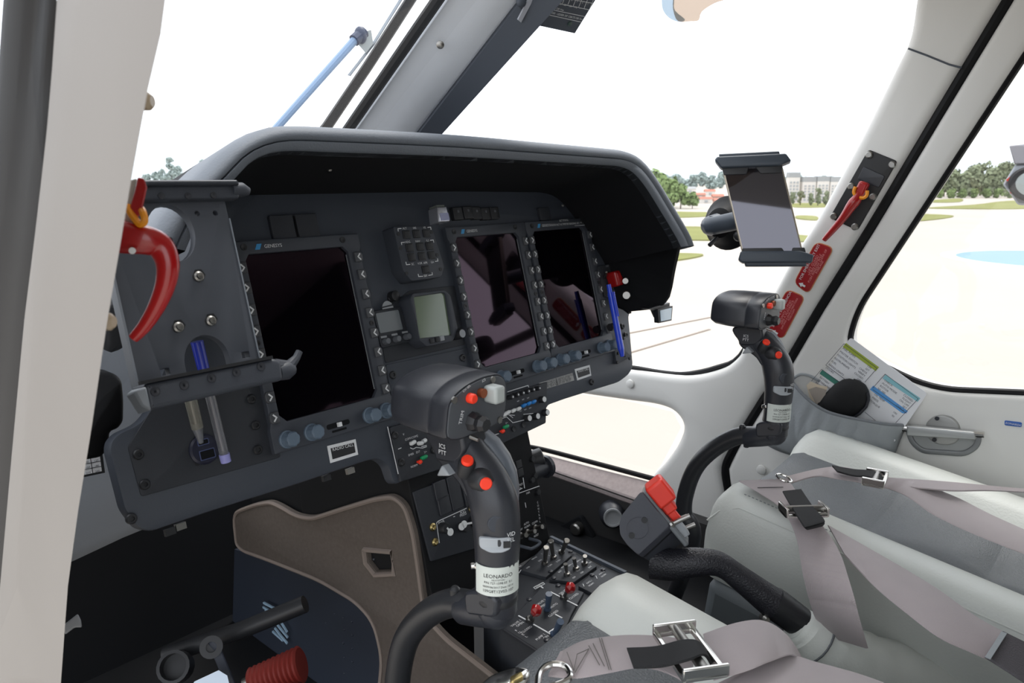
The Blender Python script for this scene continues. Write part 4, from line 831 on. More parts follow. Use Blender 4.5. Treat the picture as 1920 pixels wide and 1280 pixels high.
    m = MB(); P_ = G(922, 960)+unit(A(-.60, -.80, 0))*.0258; d = unit(A(-.60, -.80, 0)); m.lathe(P_, d, [(.0092, -.010), (.0088, .0005), (.0080, .0015)], 22); m.build('blank_disc', M('disc_slate', (58, 62, 70), .5), t)
    nf = unit(A(-.60, -.80, 0)); sx = unit(A(.80, -.60, 0)); c0 = G(929, 998)+nf*.0236
    m = MB(); ol = [(-.0195, .0075), (-.004, .0068), (.0105, .006), (.0105, -.006), (.002, -.0085), (-.010, -.008), (-.0195, -.003)]
    m.slab(roundpoly(ol, .003), lambda a, b, w: c0+sx*a+EZ*b+nf*(w-.001-abs(a)**2*12), .004, .0012); m.build('selector_clip', M('clip_grey', (168, 173, 178), .42), t)
    m = MB(); m.box(c0+sx*.0062+nf*.0018+EZ*(-.0005), (.0068, .0062, .003), (sx, EZ, nf)); m.build('clip_window', m_black, t)
    m = MB(); m.lathe(far(889, 1060, .740), unit(A(-.7, .6, 0)), [(.0052, -.014), (.0052, -.002), (.0034, 0), (.0034, .003), (.0015, .004)], 12); m.build('steel_bolt', m_chrome, t)
    m = MB(); rows = []
    cc = (G(931, 1048), G(931, 1095))
    for a in np.linspace(-1.25, 1.05, 14):
        dr = nf*cos(a)+sx*sin(a); rows.append([cc[0]+dr*.0224+EZ*.003, cc[0]+dr*.0230+EZ*.003, cc[1]+dr*.0230, cc[1]+dr*.0224])
    m.loft(rows); m.build('data_label', M('label_silver', (206, 212, 206), .4), t)
    L = MB(); zz = (cc[0]+cc[1])/2+nf*.0253
    ha = lerp(cc[0], cc[1], .5)
    def wrap(s, z, sz):
        V, F = glyphs(s); wd = V[:, 0].max()*sz; out = []
        for p in V:
            a = (p[0]*sz-wd/2)/.0234-.12; dr = nf*cos(a)+sx*sin(a); out.append(A(ha[0], ha[1], ha[2]+z+(p[1]-.35)*sz)+dr*.0234)
        L.add(out, F)
    wrap('LEONARDO', .0078, .0056); wrap('HELICOPTERS', .0038, .0022); wrap('P/N 727-1598.03  0.1', .0006, .0034); wrap('00/09/06/2017 Date 10/19', -.0038, .0030); wrap('109G8T12V03-107', -.0082, .0042); L.build('label_lettering', m_black, t, smooth=False)
    L = MB(); P_ = onX(829, 842, XC-.0197); L.text('ICS', P_+EZ*.0032, -EY, EZ, .0064); L.text('PTT', P_-EZ*.0032, -EY, EZ, .0064)
    P_ = G(951, 1005); nn = unit(A(-.25, -.97, 0)); s2 = unit(A(.97, -.25, 0)); P_ = G(931, 988)+nn*.0252
    L.text('VID', P_+EZ*.0030, s2, EZ, .0060); L.text('SEL', P_-EZ*.0030, s2, EZ, .0060); L.build('grip_lettering', m_white, t, smooth=False)
    m = MB(); m.lathe(G(858, 1104)+A(-.004, 0, .002), EZ, [(.0058, -.006), (.0058, .000), (.003, .003)], 12); m.build('top_screw', m_black, t)
    m = MB(); m.tube([G(868, 1150)+A(0, 0, -.004), G(868, 1166)], [.0055, .0045], 10); m.build('lower_fitting', m_black, t)
    return t
c1 = make_cyclic('nearer black cyclic stick in front of the left seat, with red buttons')
c2 = copy_tree(c1); c2.location.x += .70; c2['label'] = 'farther cyclic stick in front of the right seat, its head before the red exit placards'

# ================================================================== COLLECTIVE LEVER
col = thing('collective_lever', 'black collective lever with a boxy switch head and knurled grip between the seats', 'control lever', far(1700, 1290, 1.1))
fa = [(1203, 919), (1165, 966), (1161, 985), (1163, 1004), (1176, 1022), (1198, 1042), (1258, 986)]
q = roundpoly([far(x, y, 1.0) for x, y in fa], .004, 3); c_ = sum(q)/len(q); vv = rt*.036-up*.031+fw*.06
def rg(k, s=1.0): return [c_+(p-c_)*s+vv*k for p in q]
m = MB(); m.loft([rg(-.02, .965), rg(.03), rg(.9), rg(1, .97)]); hd = m.build('head', M('collective_grey', (66, 68, 76), .45, bump=(600, .1)), col, ang=40)
m = MB(); m.loft([rg(.18, 1.004), rg(.22, 1.012), rg(.26, 1.004)]); m.build('seam', m_black, hd)
fn_ = unit(np.cross(q[4]-q[0], q[10]-q[0])); fn_ = fn_ if fn_@(CAM-q[0]) > 0 else -fn_
cc = far(1197, 991, 1.0)-vv*.02+fn_*.0005; m = MB(); m.lathe(cc, fn_, [(.0150, -.001), (.0150, .0006), (.0138, .0006), (.0136, -.0004)], 26); m.build('cover_disc', M('collective_grey', (66, 68, 76)), hd)
for x, y in ((1209, 975), (1185, 1004)): m = MB(); m.lathe(far(x, y, 1.0)-vv*.02+fn_*.0005, fn_, [(.0042, -.001), (.0042, .0008), (.0018, .0008)], 10); m.build('screw', m_black, hd)
pA, pE = far(1203, 919, 1.0), far(1258, 986, 1.0); ta = unit(pE-pA); tb = unit(vv-ta*(vv@ta)); tn = unit(np.cross(ta, tb)); tn = tn if tn@up > 0 else -tn
T = lambda a, b, h=0.: pA+ta*a+tb*b+tn*h
la = np.linalg.norm(pE-pA)
m = MB(); m.loft([[T(a, b, h) for a, b in ((.004, .002), (la+.035, .002), (la+.045, .052), (.012, .052))] for h in (-.004, .003)]); m.build('top_plate', M('plate_grey', (104, 108, 112), .4), hd, bevel=.002)
m = MB(); m.box(T(.022, .022, .016), (.034, .034, .028), (ta, tb, tn)); gd = m.build('red_guard', M('guard_red', (226, 58, 44), .4), hd, bevel=.004)
m = MB(); m.box(T(.040, .024, .012), (.026, .024, .018), (ta, tb, tn)); m.build('guard_step', M('guard_red', (226, 58, 44)), gd, bevel=.003)
m = MB(); m.box(T(.056, .020, .010), (.030, .013, .012), (ta, tb, tn)); m.build('guard_hinge', M('guard_red', (226, 58, 44)), gd, bevel=.002)
for a, b, h, rad in ((.062, .006, .020, .0036), (.083, .028, .016, .0034), (.070, .036, .014, .0032)):
    m = MB(); p = T(a, b, 0); m.lathe(p, tn, [(.0055, 0), (.0055, .003), (.004, .005)], 10); m.tube([p, p+tn*h*.5+rt*.004, p+tn*h+rt*.010], [rad*.8, rad*.9, rad], 10); m.build('toggle', m_steel, hd)
m = MB(); m.box(T(.078, .020, .006), (.024, .020, .012), (ta, tb, tn)); m.build('switch_block', m_grey, hd, bevel=.002)
# grip, tube and leather gaiter
gp_ = [far(1222, 1052, 1.05), far(1262, 1058, 1.04), far(1308, 1053, 1.03), far(1350, 1058, 1.03), (far(1392, 1087, 1.03)), far(1425, 1112, 1.03), far(1452, 1132, 1.03)]
m = MB(); gs_ = spline(gp_, 6); m.tube(gs_, resample([(r,) for r in (.024, .0190, .0160, .0185, .0215, .0218, .0215)], len(gs_))[:, 0], 24); m.build('knurled_grip', M('knurled_rubber', (34, 34, 40), .45, bump=(420, .7, 1)), col)
m = MB(); m.tube([far(1448, 1127, 1.03), far(1462, 1138, 1.03), far(1500, 1166, 1.03)], [.0216, .0222, .0215], 22); m.tube([far(1492, 1163, 1.03), far(1530, 1190, 1.03)], .0175, 18); m.build('tube', m_black, col)
gt = [far(1490, 1168, 1.03), far(1502, 1178, 1.03), far(1530, 1203, 1.03), far(1578, 1236, 1.04), far(1660, 1276, 1.06), far(1800, 1322, 1.09), far(1950, 1362, 1.13)]
gs2 = spline(gt, 5); rr = resample([(r,) for r in (.0205, .0235, .0300, .037, .048, .060, .075)], len(gs2))[:, 0]
rr = [r*(1+.03*sin(i*2.3)) for i, r in enumerate(rr)]
m = MB(); m.tube(gs2, rr, 26); m.build('leather_gaiter', m_leather, col)
m = MB(); m.tube([gs2[9]+A(0, 0, 0)+(p) for p in [unit(np.cross(gs2[10]-gs2[9], EZ))*rr[9]*1.01*cos(a)+unit(np.cross(np.cross(gs2[10]-gs2[9], EZ), gs2[10]-gs2[9]))*rr[9]*1.01*sin(a) for a in np.linspace(0, 2*pi, 25)]], .0016, 6); m.build('gaiter_seam', m_leatherd, col)
m = MB(); P_ = far(1437, 1160, 1.02); m.lathe(P_, unit(A(-.6, -.7, .2)), [(.006, -.01), (.006, 0), (.003, .004)], 10); m.build('side_bolt', m_steel, col)

# ================================================================== SEATS
SA = RAD(8.5)
def make_seat(xc, y0, z0, label):
    HWD = .222
    aft, nn = A(0, -cos(SA), -sin(SA)), A(0, -sin(SA), cos(SA))
    S = lambda x, s, h: A(xc+x, y0, z0)+aft*s+nn*h
    t = thing('pilot_seat', label, 'seat', A(xc, y0-.25, -.85), 'pilot seats')
    prof = [(-.205, -.17), (-.222, -.10), (-.224, -.032), (-.219, -.009), (-.207, .000), (-.168, .004), (-.142, -.005), (-.121, -.026), (-.104, -.036), (0, -.042)]
    prof = prof+[(-x, h) for x, h in prof[-2::-1]]
    R_ = .038; ss = [0, .004, .012, .025, .04, .06, .12, .2, .3, .4, .5, .56]
    rings = []
    for s in ss:
        k = (1-sqrt_(max(0, 1-(1-s/R_)**2))) if s < R_ else 0
        rings.append([S(x*(1-.06*k), s-.0*k, (h-.055*k if h > -.09 else h)) for x, h in prof])
    m = MB(); m.loft(rings); m.build('cushion', m_leather, t, ang=60)
    m = MB(); m.loft([[S(x, s, h-(.058 if s < .01 else .02 if s < .03 else 0)) for x, h in ((-.1175, -.029), (-.06, -.037), (0, -.040), (.06, -.037), (.1175, -.029))] for s in (-.002, .012, .03, .06, .2, .4, .56)], False, False); m.build('seat_underlay', m_leatherd, t)
    for a, b in ((.0, .215), (.222, .385), (.392, .55)):
        m = MB(); rows = []
        for s in np.linspace(a, b, 9 if a else 14):
            k = (1-sqrt_(max(0, 1-(1-s/R_)**2))) if s < R_ else 0
            pf = .0065*min(1, (s-a)/.012 if a else 1, (b-s)/.012); off = -.003 if k else 0
            rows.append([S(x, s+off-.004*k, h-.055*k+pf*f) for x, h, f in ((-.117, -.030, .1), (-.109, -.032, .9), (-.06, -.038, 1), (0, -.041, 1), (.06, -.038, 1), (.109, -.032, .9), (.117, -.030, .1))])
        if a == 0:
            rows = [[S(x, -.004, h) for x, h in ((-.117, -.17), (-.109, -.17), (-.06, -.17), (0, -.17), (.06, -.17), (.109, -.17), (.117, -.17))]]+rows
        m.loft(rows, False, False); m.build('seat_panel', m_leatherd, t, ang=70)
    for sg in (-1, 1):
        m = MB(); m.tube([S(sg*.221, s, -.018-(.045 if s < .01 else .02 if s < .025 else 0)) for s in (.003, .02, .05, .12, .2, .3, .4, .5)], .0016, 6); m.build('ridge_seam', m_leather, t)
        m = MB(); m.tube([S(sg*.224, s, h) for s, h in ((0, -.12), (.08, -.135), (.2, -.15), (.32, -.152), (.45, -.14), (.56, -.12))], .0045, 8); m.build('piping', m_leather, t)
        if sg > 0: continue
        m = MB()
        for s in np.linspace(.05, .2, 24): m.box(S(sg*.206, s, .0008), (.0014, .0034, .0010), (EX, aft, nn))
        tag(m.build('stitching', M('stitch_grey', (150, 154, 154), .7), t), None, None, kind='stuff')
    m = MB(); m.loft([[S(x, s, h) for x, h in ((-.215, -.17), (.215, -.17), (.20, -.36), (-.20, -.36))] for s in (.02, .1, .5, .56)]); m.build('seat_base', M('base_grey', (118, 124, 128), .5), t, bevel=.02)
    b0 = S(0, .52, -.06); ba, bn = unit(A(0, -.22, 1)), unit(A(0, 1, .22)); m = MB()
    m.loft([[b0+EX*x+ba*h+bn*d for x, d in ((-.22*k, -.05), (-.23*k, .0), (-.20*k, .05), (-.13*k, .045), (-.1*k, .02), (.1*k, .02), (.13*k, .045), (.20*k, .05), (.23*k, .0), (.22*k, -.05))] for h, k in ((-.05, .96), (0, 1), (.3, 1), (.42, .95), (.47, .8), (.49, .6))]); m.build('backrest', m_leather, t, ang=60)
    return t, S
def sqrt_(v): return math.sqrt(v)
sR, SR = make_seat(.434, -.395, -.414, 'farther pale grey leather seat beside the right door, its harness unfastened')
sL, SL = make_seat(-.305, -.405, -.418, 'nearer pale leather seat at the bottom of the picture beside the fuel console')

# ================================================================== HARNESS BELTS
def edge(pts, zs): return [onZ(x, y, z) for (x, y), z in zip(pts, zs)]
def belt(name, label, U, L, zU, zL, group, mat=m_web):
    t = thing(name, label, 'belt', onZ(*L[0], zL[0]), group); m = MB()
    m.ribbon(edge(U, zU), edge(L, zL), .0026); m.build('webbing', mat, t, ang=50); return t
def buckle(t, c, a, b, w, l, name='buckle'):                       # chrome frame with a cross bar
    n_ = unit(np.cross(a, b)); n_ = n_ if n_[2] > 0 else -n_; m = MB()
    ol, il = rrect(-l/2, -w/2, l/2, w/2, .003), rrect(-l/2+.006, -w/2+.005, l/2-.006, w/2-.005, .002)
    m.slab(ol, lambda x, y, h: c+a*x+b*y+n_*h, .005, .0012, holes=[il]); o = m.build(name, m_chrome, t)
    for s in (-1, 1): m = MB(); m.box(c+b*s*(w/2-.002)+n_*.007, (l, .004, .012), (a, b, n_)); m.build('side_plate', m_chrome, o, bevel=.001)
    m = MB(); m.tube([c-b*w*.45+n_*.007, c+b*w*.45+n_*.007], .0052, 12); m.build('cross_bar', m_steel, o)
    return o
def tab(t, U, L, z): m = MB(); m.ribbon(edge(U, z), edge(L, z), .003); m.build('pull_tab', m_tab, t)
gR = 'harness belts of the right seat'
tA = belt('seat_belt', 'taupe belt over the left bolster of the farther seat, hanging down its side', [(1478, 898), (1500, 930), (1535, 975), (1572, 1030), (1596, 1100), (1612, 1160), (1628, 1215)], [(1384, 902), (1420, 922), (1466, 955), (1492, 1005), (1506, 1080), (1525, 1150), (1545, 1190)], [-.405, -.402, -.402, -.408, -.42, -.45, -.50], [-.405, -.402, -.405, -.42, -.45, -.50, -.54], gR)
c = (onZ(1506, 962, -.388)); a_ = unit(onZ(1530, 985, -.39)-onZ(1480, 935, -.39)); b_ = unit(onZ(1545, 945, -.39)-onZ(1470, 960, -.39)); buckle(tA, c, a_, unit(b_-a_*(b_@a_)), .062, .03)
tab(tA, [(1503, 918), (1525, 950), (1546, 975), (1541, 985)], [(1467, 922), (1480, 945), (1505, 985), (1512, 992)], [-.384, -.378, -.383, -.392])
m = MB(); m.bar(onZ(1421, 914, -.3995), onZ(1468, 913, -.3995), .0016, EZ); m.build('stitching', m_tab, tA)
tB = belt('seat_belt', 'long taupe belt running down the farther seat to a dark rough end at lower right', [(1552, 984), (1620, 1022), (1690, 1062), (1760, 1105), (1830, 1155), (1886, 1186)], [(1585, 1042), (1640, 1100), (1700, 1150), (1760, 1195), (1818, 1222), (1850, 1236)], [-.412, -.415, -.42, -.425, -.432, -.44], [-.418, -.424, -.43, -.436, -.444, -.45], gR)
m = MB(); m.ribbon(edge([(1880, 1183), (1925, 1205), (1990, 1235)], [-.4375, -.445, -.455]), edge([(1846, 1232), (1893, 1262), (1950, 1300)], [-.4475, -.455, -.465]), .004); m.build('rough_end', m_webd, tB)
m = MB(); m.bar(onZ(1882, 1187, -.4355), onZ(1853, 1232, -.4435), .0055, EZ, .001); m.build('end_stitching', m_pouch, tB)
tC = belt('seat_belt', 'taupe belt crossing the farther seat cushion from its steel ring to the right edge', [(1475, 893), (1540, 878), (1585, 876), (1650, 892), (1720, 905), (1790, 930), (1860, 965), (1960, 1010)], [(1480, 907), (1530, 893), (1570, 898), (1620, 906), (1690, 925), (1750, 965), (1830, 1003), (1950, 1050)], [-.405, -.398, -.392, -.39, -.40, -.415, -.425, -.435], [-.41, -.402, -.398, -.396, -.405, -.42, -.43, -.44], gR)
c = onZ(1640, 903, -.385); a_ = unit(onZ(1662, 908, -.385)-onZ(1615, 899, -.385)); b_ = unit(onZ(1655, 880, -.385)-onZ(1632, 905, -.385)); buckle(tC, c, a_, unit(b_-a_*(b_@a_)), .05, .032)
tab(tC, [(1560, 873), (1600, 880), (1640, 884), (1660, 900)], [(1570, 884), (1600, 892), (1630, 895), (1650, 908)], [-.386, -.383, -.374, -.384])
m = MB(); P_ = onZ(1470, 896, -.40); m.tube([P_+A(.012*cos(q)*.8, .012*sin(q), .003*sin(q)) for q in np.linspace(0, 2*pi, 17)], .0022, 8); m.build('ring', m_chrome, tC)
tE = belt('seat_belt', 'taupe shoulder belt stretched flat along the right bolster of the farther seat', [(1660, 895), (1760, 902), (1850, 910), (1960, 920)], [(1690, 912), (1780, 920), (1860, 920), (1960, 925)], [-.398, -.398, -.40, -.41], [-.402, -.402, -.405, -.412], gR)
gL = 'harness belts of the left seat'
tD = belt('seat_belt', 'stitched taupe belt of the nearer seat between chrome hook and big chrome buckle', [(1052, 1222), (1090, 1202), (1130, 1194), (1180, 1190), (1240, 1192), (1300, 1200)], [(1028, 1268), (1080, 1272), (1140, 1262), (1200, 1252), (1250, 1262), (1300, 1290)], [-.395, -.388, -.385, -.387, -.390, -.39], [-.395, -.388, -.386, -.388, -.39, -.39], gL)
m = MB()
Z_ = -.383
for a, b in (((1063, 1222), (1076, 1256)), ((1076, 1256), (1082, 1226)), ((1082, 1226), (1104, 1216)), ((1104, 1216), (1078, 1260)), ((1104, 1210), (1124, 1246)), ((1112, 1206), (1133, 1248)), ((1124, 1196), (1142, 1255)), ((1128, 1196), (1146, 1255))): m.bar(onZ(*a, Z_), onZ(*b, Z_), .0007, EZ)
tag(m.build('stitching', M('thread', (112, 108, 104), .8), tD), None, None, kind='stuff')
c = onZ(1292, 1228, -.375); a_ = unit(onZ(1330, 1222, -.375)-onZ(1255, 1232, -.375)); b_ = unit(onZ(1278, 1180, -.375)-onZ(1306, 1275, -.375)); buckle(tD, c, a_, unit(b_-a_*(b_@a_)), .076, .046)
tab(tD, [(1175, 1215), (1230, 1212), (1280, 1200), (1310, 1204), (1330, 1235)], [(1188, 1252), (1240, 1250), (1290, 1238), (1320, 1228), (1334, 1245)], [-.374, -.368, -.360, -.362, -.38])
m = MB(); q = [onZ(x, y, -.385) for x, y in ((1008, 1290), (1012, 1262), (1030, 1246), (1058, 1248), (1070, 1268), (1050, 1282), (1010, 1292))]; m.tube(spline(q, 4), .0032, 8); m.build('link', m_chrome, tD)
m = MB(); m.slab(roundpoly([tuple(onZ(*p, -.378)[:2]) for p in ((895, 1285), (920, 1264), (968, 1248), (996, 1254), (990, 1272), (950, 1292), (900, 1300))], .006), zf(-.39), .014, .005); m.build('hook', m_chrome, tD)
m = MB(); m.slab(roundpoly([tuple(onZ(*p, -.374)[:2]) for p in ((955, 1270), (978, 1258), (982, 1270), (960, 1280))], .003), zf(-.377), .004, .001); m.build('hook_latch', m_gold, tD)
tF = belt('seat_belt', 'taupe belt looping from the big chrome buckle over the bolster of the nearer seat', [(1318, 1188), (1380, 1167), (1432, 1163), (1474, 1190), (1507, 1240)], [(1338, 1276), (1400, 1258), (1442, 1241), (1484, 1228), (1500, 1243)], [-.385, -.378, -.380, -.395, -.42], [-.385, -.384, -.388, -.40, -.421], gL)
tG = belt('seat_belt', 'taupe belt lying flat beneath the looped one at the lower edge of the nearer seat', [(1390, 1262), (1470, 1228), (1540, 1243), (1620, 1266), (1720, 1305)], [(1300, 1305), (1440, 1345), (1560, 1350), (1660, 1350), (1760, 1370)], [-.40, -.405, -.415, -.42, -.42], [-.40, -.40, -.405, -.41, -.41], gL)

# ================================================================== LEFT TABLET HOLDER
HO = .20
t = thing('tablet_holder', 'grey perforated tablet holder plate with screwed rails, left of the displays', 'holder', PP(-.5, .16, 0))
hc = [pan(x, y, HO) for x, y in ((172, 345), (416, 352), (491, 694), (265, 733))]
v = pan(330, 357, HO+.012)[1]
uL_, uR_ = (hc[0][0]+hc[3][0])/2, (hc[1][0]+hc[2][0])/2; vT, vB = v-.004, .165
hp = lambda x, y, o=HO: pan(x, y, o)
c1_ = hp(322, 437); c2_ = hp(390, 677)
def ell(c, rx, ry): return [tuple(c+np.array((rx*cos(a), ry*sin(a)))) for a in np.linspace(0, 2*pi, 28, endpoint=False)]
holes = [ell(c1_, .022, .027), [tuple(c2_+np.array((.022*cos(a), -.025*sin(a)))) for a in np.linspace(0, pi, 16)]+[tuple(c2_+np.array((-.022, .012))), tuple(c2_+np.array((.022, .012)))]]
for x, y, r in ((370, 400, .0024), (404, 399, .0024)): holes.append(ell(hp(x, y), r, r))
for x, y in ((310, 697), (461, 665)): c = hp(x, y); holes.append(rrect(c[0]-.004, c[1]-.003, c[0]+.004, c[1]+.003, .0005, 2))
m = MB(); m.slab(roundpoly([(uL_, vT), (uR_, vT), (uR_, vB), (uL_, vB)], .003), pl(HO-.010), .010, .0008, holes=holes, steps=2); m.build('plate', M('holder_paint', (72, 76, 84), .5, mottle=(14, .1)), t)
m = MB(); m.bar(PP(uL_-.001, vT+.02, HO-.004), PP(uL_-.001, vB, HO-.004), .0022, PN, .013); m.build('side_edge', M('edge_bare', (128, 134, 142), .4), t)
m = MB(); m.bar(PP(uR_+.0005, vT+.03, HO-.001), PP(uR_+.0005, vB, HO-.001), .0012, PN, .004); m.build('worn_edge', M('edge_bare', (128, 134, 142), .4), t)
for x, y in ((370, 519), (332, 614), (393, 602)):
    c = hp(x, y); m = MB(); m.slab(circ(c[0]+.002, c[1]-.0015, .0062, 6), pl(HO-.001), .0016); k = m.build('hex_recess', m_black, t, smooth=False); m = MB(); m.lathe(PP(c[0], c[1], HO), PN, [(.0048, 0), (.0048, .004), (.0032, .005), (.003, .0075), (.0006, .008)], 16); m.build('bolt', m_steel, k)
m = MB(); m.slab(roundpoly([(uL_-.002, v-.006), (uR_+.010, v-.006), (uR_+.013, v-.003), (uR_+.010, v+.0085), (uL_-.002, v+.0085)], .003, 3), pl(HO), .012, .003); tr = m.build('top_rail', m_bezel, t)
m = MB(); m.slab(roundpoly([(uL_-.002, v-.009), (uR_+.008, v-.009), (uR_+.010, v-.004), (uL_-.002, v-.004)], .0015), pl(HO+.004), .014, .003); m.build('lip', m_bezel, tr)
m = MB(); P_ = PP(uR_+.008, v-.001, HO+.008); m.tube([P_-PU*.004, P_+PU*.008, P_+PU*.015-PEY*.002], [.0072, .0072, .004], 14); m.build('end_cap', m_bezel, tr)
for x, y in ((302, 367), (352, 367), (400, 366)):
    c = hp(x, y, HO+.012); m = MB(); m.lathe(PP(c[0], c[1], HO+.0118), PN, [(.0032, 0), (.0032, .0012), (.0022, .0012), (.001, .0004)], 14); m.build('screw', m_satin, tr)
b1, b2 = hp(262, 745, HO), hp(492, 694, HO); vb = (b1[1]+b2[1])/2
m = MB(); m.slab(roundpoly([(uL_-.004, vb-.010), (uR_+.004, vb-.010), (uR_+.010, vb-.006), (uR_+.008, vb+.013), (uL_-.004, vb+.013)], .004, 3), pl(HO-.006), .030, .004); br = m.build('bottom_rail', m_bezel, t)
m = MB(); m.bar(PP(uL_-.006, vb-.0115, HO+.022), PP(uR_, vb-.0115, HO+.022), .003, PN, .006); m.build('rail_edge', m_black, br)
m = MB(); P_ = PP(uL_-.004, vb+.004, HO+.012); m.loft([[P_+PEY*.012-PN*.016, P_+PEY*.012+PN*.016, P_-PEY*.010+PN*.016, P_-PEY*.012-PN*.016], [P_-PU*.010+PEY*.008-PN*.008, P_-PU*.010+PEY*.010+PN*.012, P_-PU*.006-PEY*.004+PN*.012, P_-PU*.004-PEY*.006-PN*.008]]); m.build('end_foot', M('foot_grey', (118, 124, 130), .4), br, bevel=.002)
m = MB(); P_ = PP(uR_+.008, vb-.002, HO+.012); m.tube([P_, P_+PU*.016-PEY*.003, P_+PU*.026+PEY*.004, P_+PU*.031+PEY*.010], [.008, .0065, .004, .0035], 10); m.lathe(P_+PU*.012-PEY*.006, PU, [(.009, -.01), (.010, 0), (.006, .008)], 12); m.build('wing_hook', m_bezel, br)
for x, y in ((291, 734), (345, 722), (396, 709), (443, 698), (489, 687)):
    c = pan(x, y, HO+.024); m = MB(); m.lathe(PP(c[0], c[1], HO+.0235), PN, [(.0042, 0), (.0042, .0015), (.003, .0015), (.0014, .0005)], 14); m.build('screw', m_satin, br)
m = MB(); m.box(PP((uL_+uR_)/2-.01, .05, HO-.105), (.03, .05, .19), (PEX, PEY, PN)); m.build('bracket', m_black, t, bevel=.003)

# ================================================================== EMERGENCY HANDLES
def lever(name, label, path, radii, flat): pass
th = thing('emergency_handle', 'near red emergency lever with an orange clip on the left door post', 'handle', far(255, 420, .5), 'emergency window handles')
F5 = lambda x, y, d=.5: far(x, y, d)
m = MB(); pth = [F5(200, 438, .49), F5(235, 445, .492), F5(272, 450, .495), F5(300, 462, .5), F5(314, 492, .502), F5(311, 530, .503), F5(295, 572, .504), F5(272, 610, .505), F5(250, 634, .506)]
pp_ = spline(pth, 5); m.tube(pp_, resample([(r,) for r in (.0105, .0108, .0112, .0105, .0078, .0062, .0056, .005, .0034)], len(pp_))[:, 0], 18, flat=.8); m.build('lever', m_red, th)
m = MB(); m.loft([[F5(x, y, d) for x, y in ((258, 332), (270, 334), (276, 352), (266, 398), (250, 420), (240, 400), (252, 360))] for d in (.488, .512)]); m.build('safety_pin', m_red, th, bevel=.001)
m = MB(); m.loft([[F5(x, y, d) for x, y in ((244, 338), (256, 334), (266, 372), (252, 420), (232, 440), (226, 425), (240, 372))] for d in (.495, .515)]); m.build('pin_bracket', M('bracket_pale', (196, 190, 180), .5), th, bevel=.001)
m = MB(); m.tube(spline([F5(238, 386, .49), F5(248, 404, .488), F5(262, 420, .487), F5(271, 414, .487), F5(268, 398, .488), F5(262, 390, .495)], 4), .0024, 8); m.build('orange_clip', m_orange, th)
m = MB(); m.lathe(F5(248, 470, .486), unit(CAM-F5(248, 470)), [(.0022, 0), (.0022, .0008)], 10); m.build('pivot_screw', m_steel, th)
for (x, y), lb in (((275, 190), 'tan domed bolt on the edge of the near left door post, above the red lever'), ((203, 603), 'tan domed bolt on the edge of the near left door post, below the red lever')):
    m = MB(); P_ = far(x-8, y, .47); m.lathe(P_, unit(rt), [(.0056, -.003), (.0056, .004), (.0035, .0065)], 14); tag(m.build('dome_bolt', M('bolt_tan', (196, 176, 150), .35), None), lb, 'bolt')
# right hand one on its black plate
XP = .702
tp_ = [(1629, 280), (1683, 302), (1608, 432), (1556, 408)]
t2 = thing('emergency_handle', 'red emergency lever on a black screwed plate of the right window post', 'handle', onX(1600, 400, .69), 'emergency window handles')
m = MB(); m.slab(roundpoly(pxX(tp_, .70), .006), xw(XP), .005, .001); m.build('plate', M('plate_black', (16, 16, 18), .5), t2)
for x, y in ((1630, 290), (1673, 309), (1596, 349), (1637, 369), (1563, 405), (1603, 425)):
    m = MB(); m.lathe(onX(x, y, .697), -EX, [(.0068, 0), (.0068, .002), (.0048, .004), (.0024, .004)], 14); m.build('screw', m_steel, t2)
m = MB(); m.slab(roundpoly(pxX([(1620, 312), (1660, 330), (1648, 352), (1608, 336)], .697), .004), xw(.6975), .003, .001); m.build('embossed_guard', m_satin, t2)
m = MB(); lp_ = [onX(1612, 352, .68), onX(1608, 370, .668), onX(1596, 386, .664), onX(1578, 412, .664), onX(1545, 450, .664)]
m.tube(spline(lp_, 5), resample([(r,) for r in (.008, .011, .013, .010, .006)], 21)[:, 0], 14, flat=.8); m.build('lever', m_red, t2)
m = MB(); c = onX(1615, 356, .672); d = unit(onX(1620, 345, .672)-onX(1610, 366, .672)); m.box(c, (.032, .018, .018), (d, -EX, np.cross(d, -EX))); m.build('safety_pin', m_red, t2, bevel=.004)
m = MB(); m.tube(spline([onX(x, y, .662) for x, y in ((1604, 350), (1601, 360), (1606, 368), (1618, 371), (1625, 366), (1626, 357))], 4), .0032, 8); m.build('orange_clip', m_orange, t2)
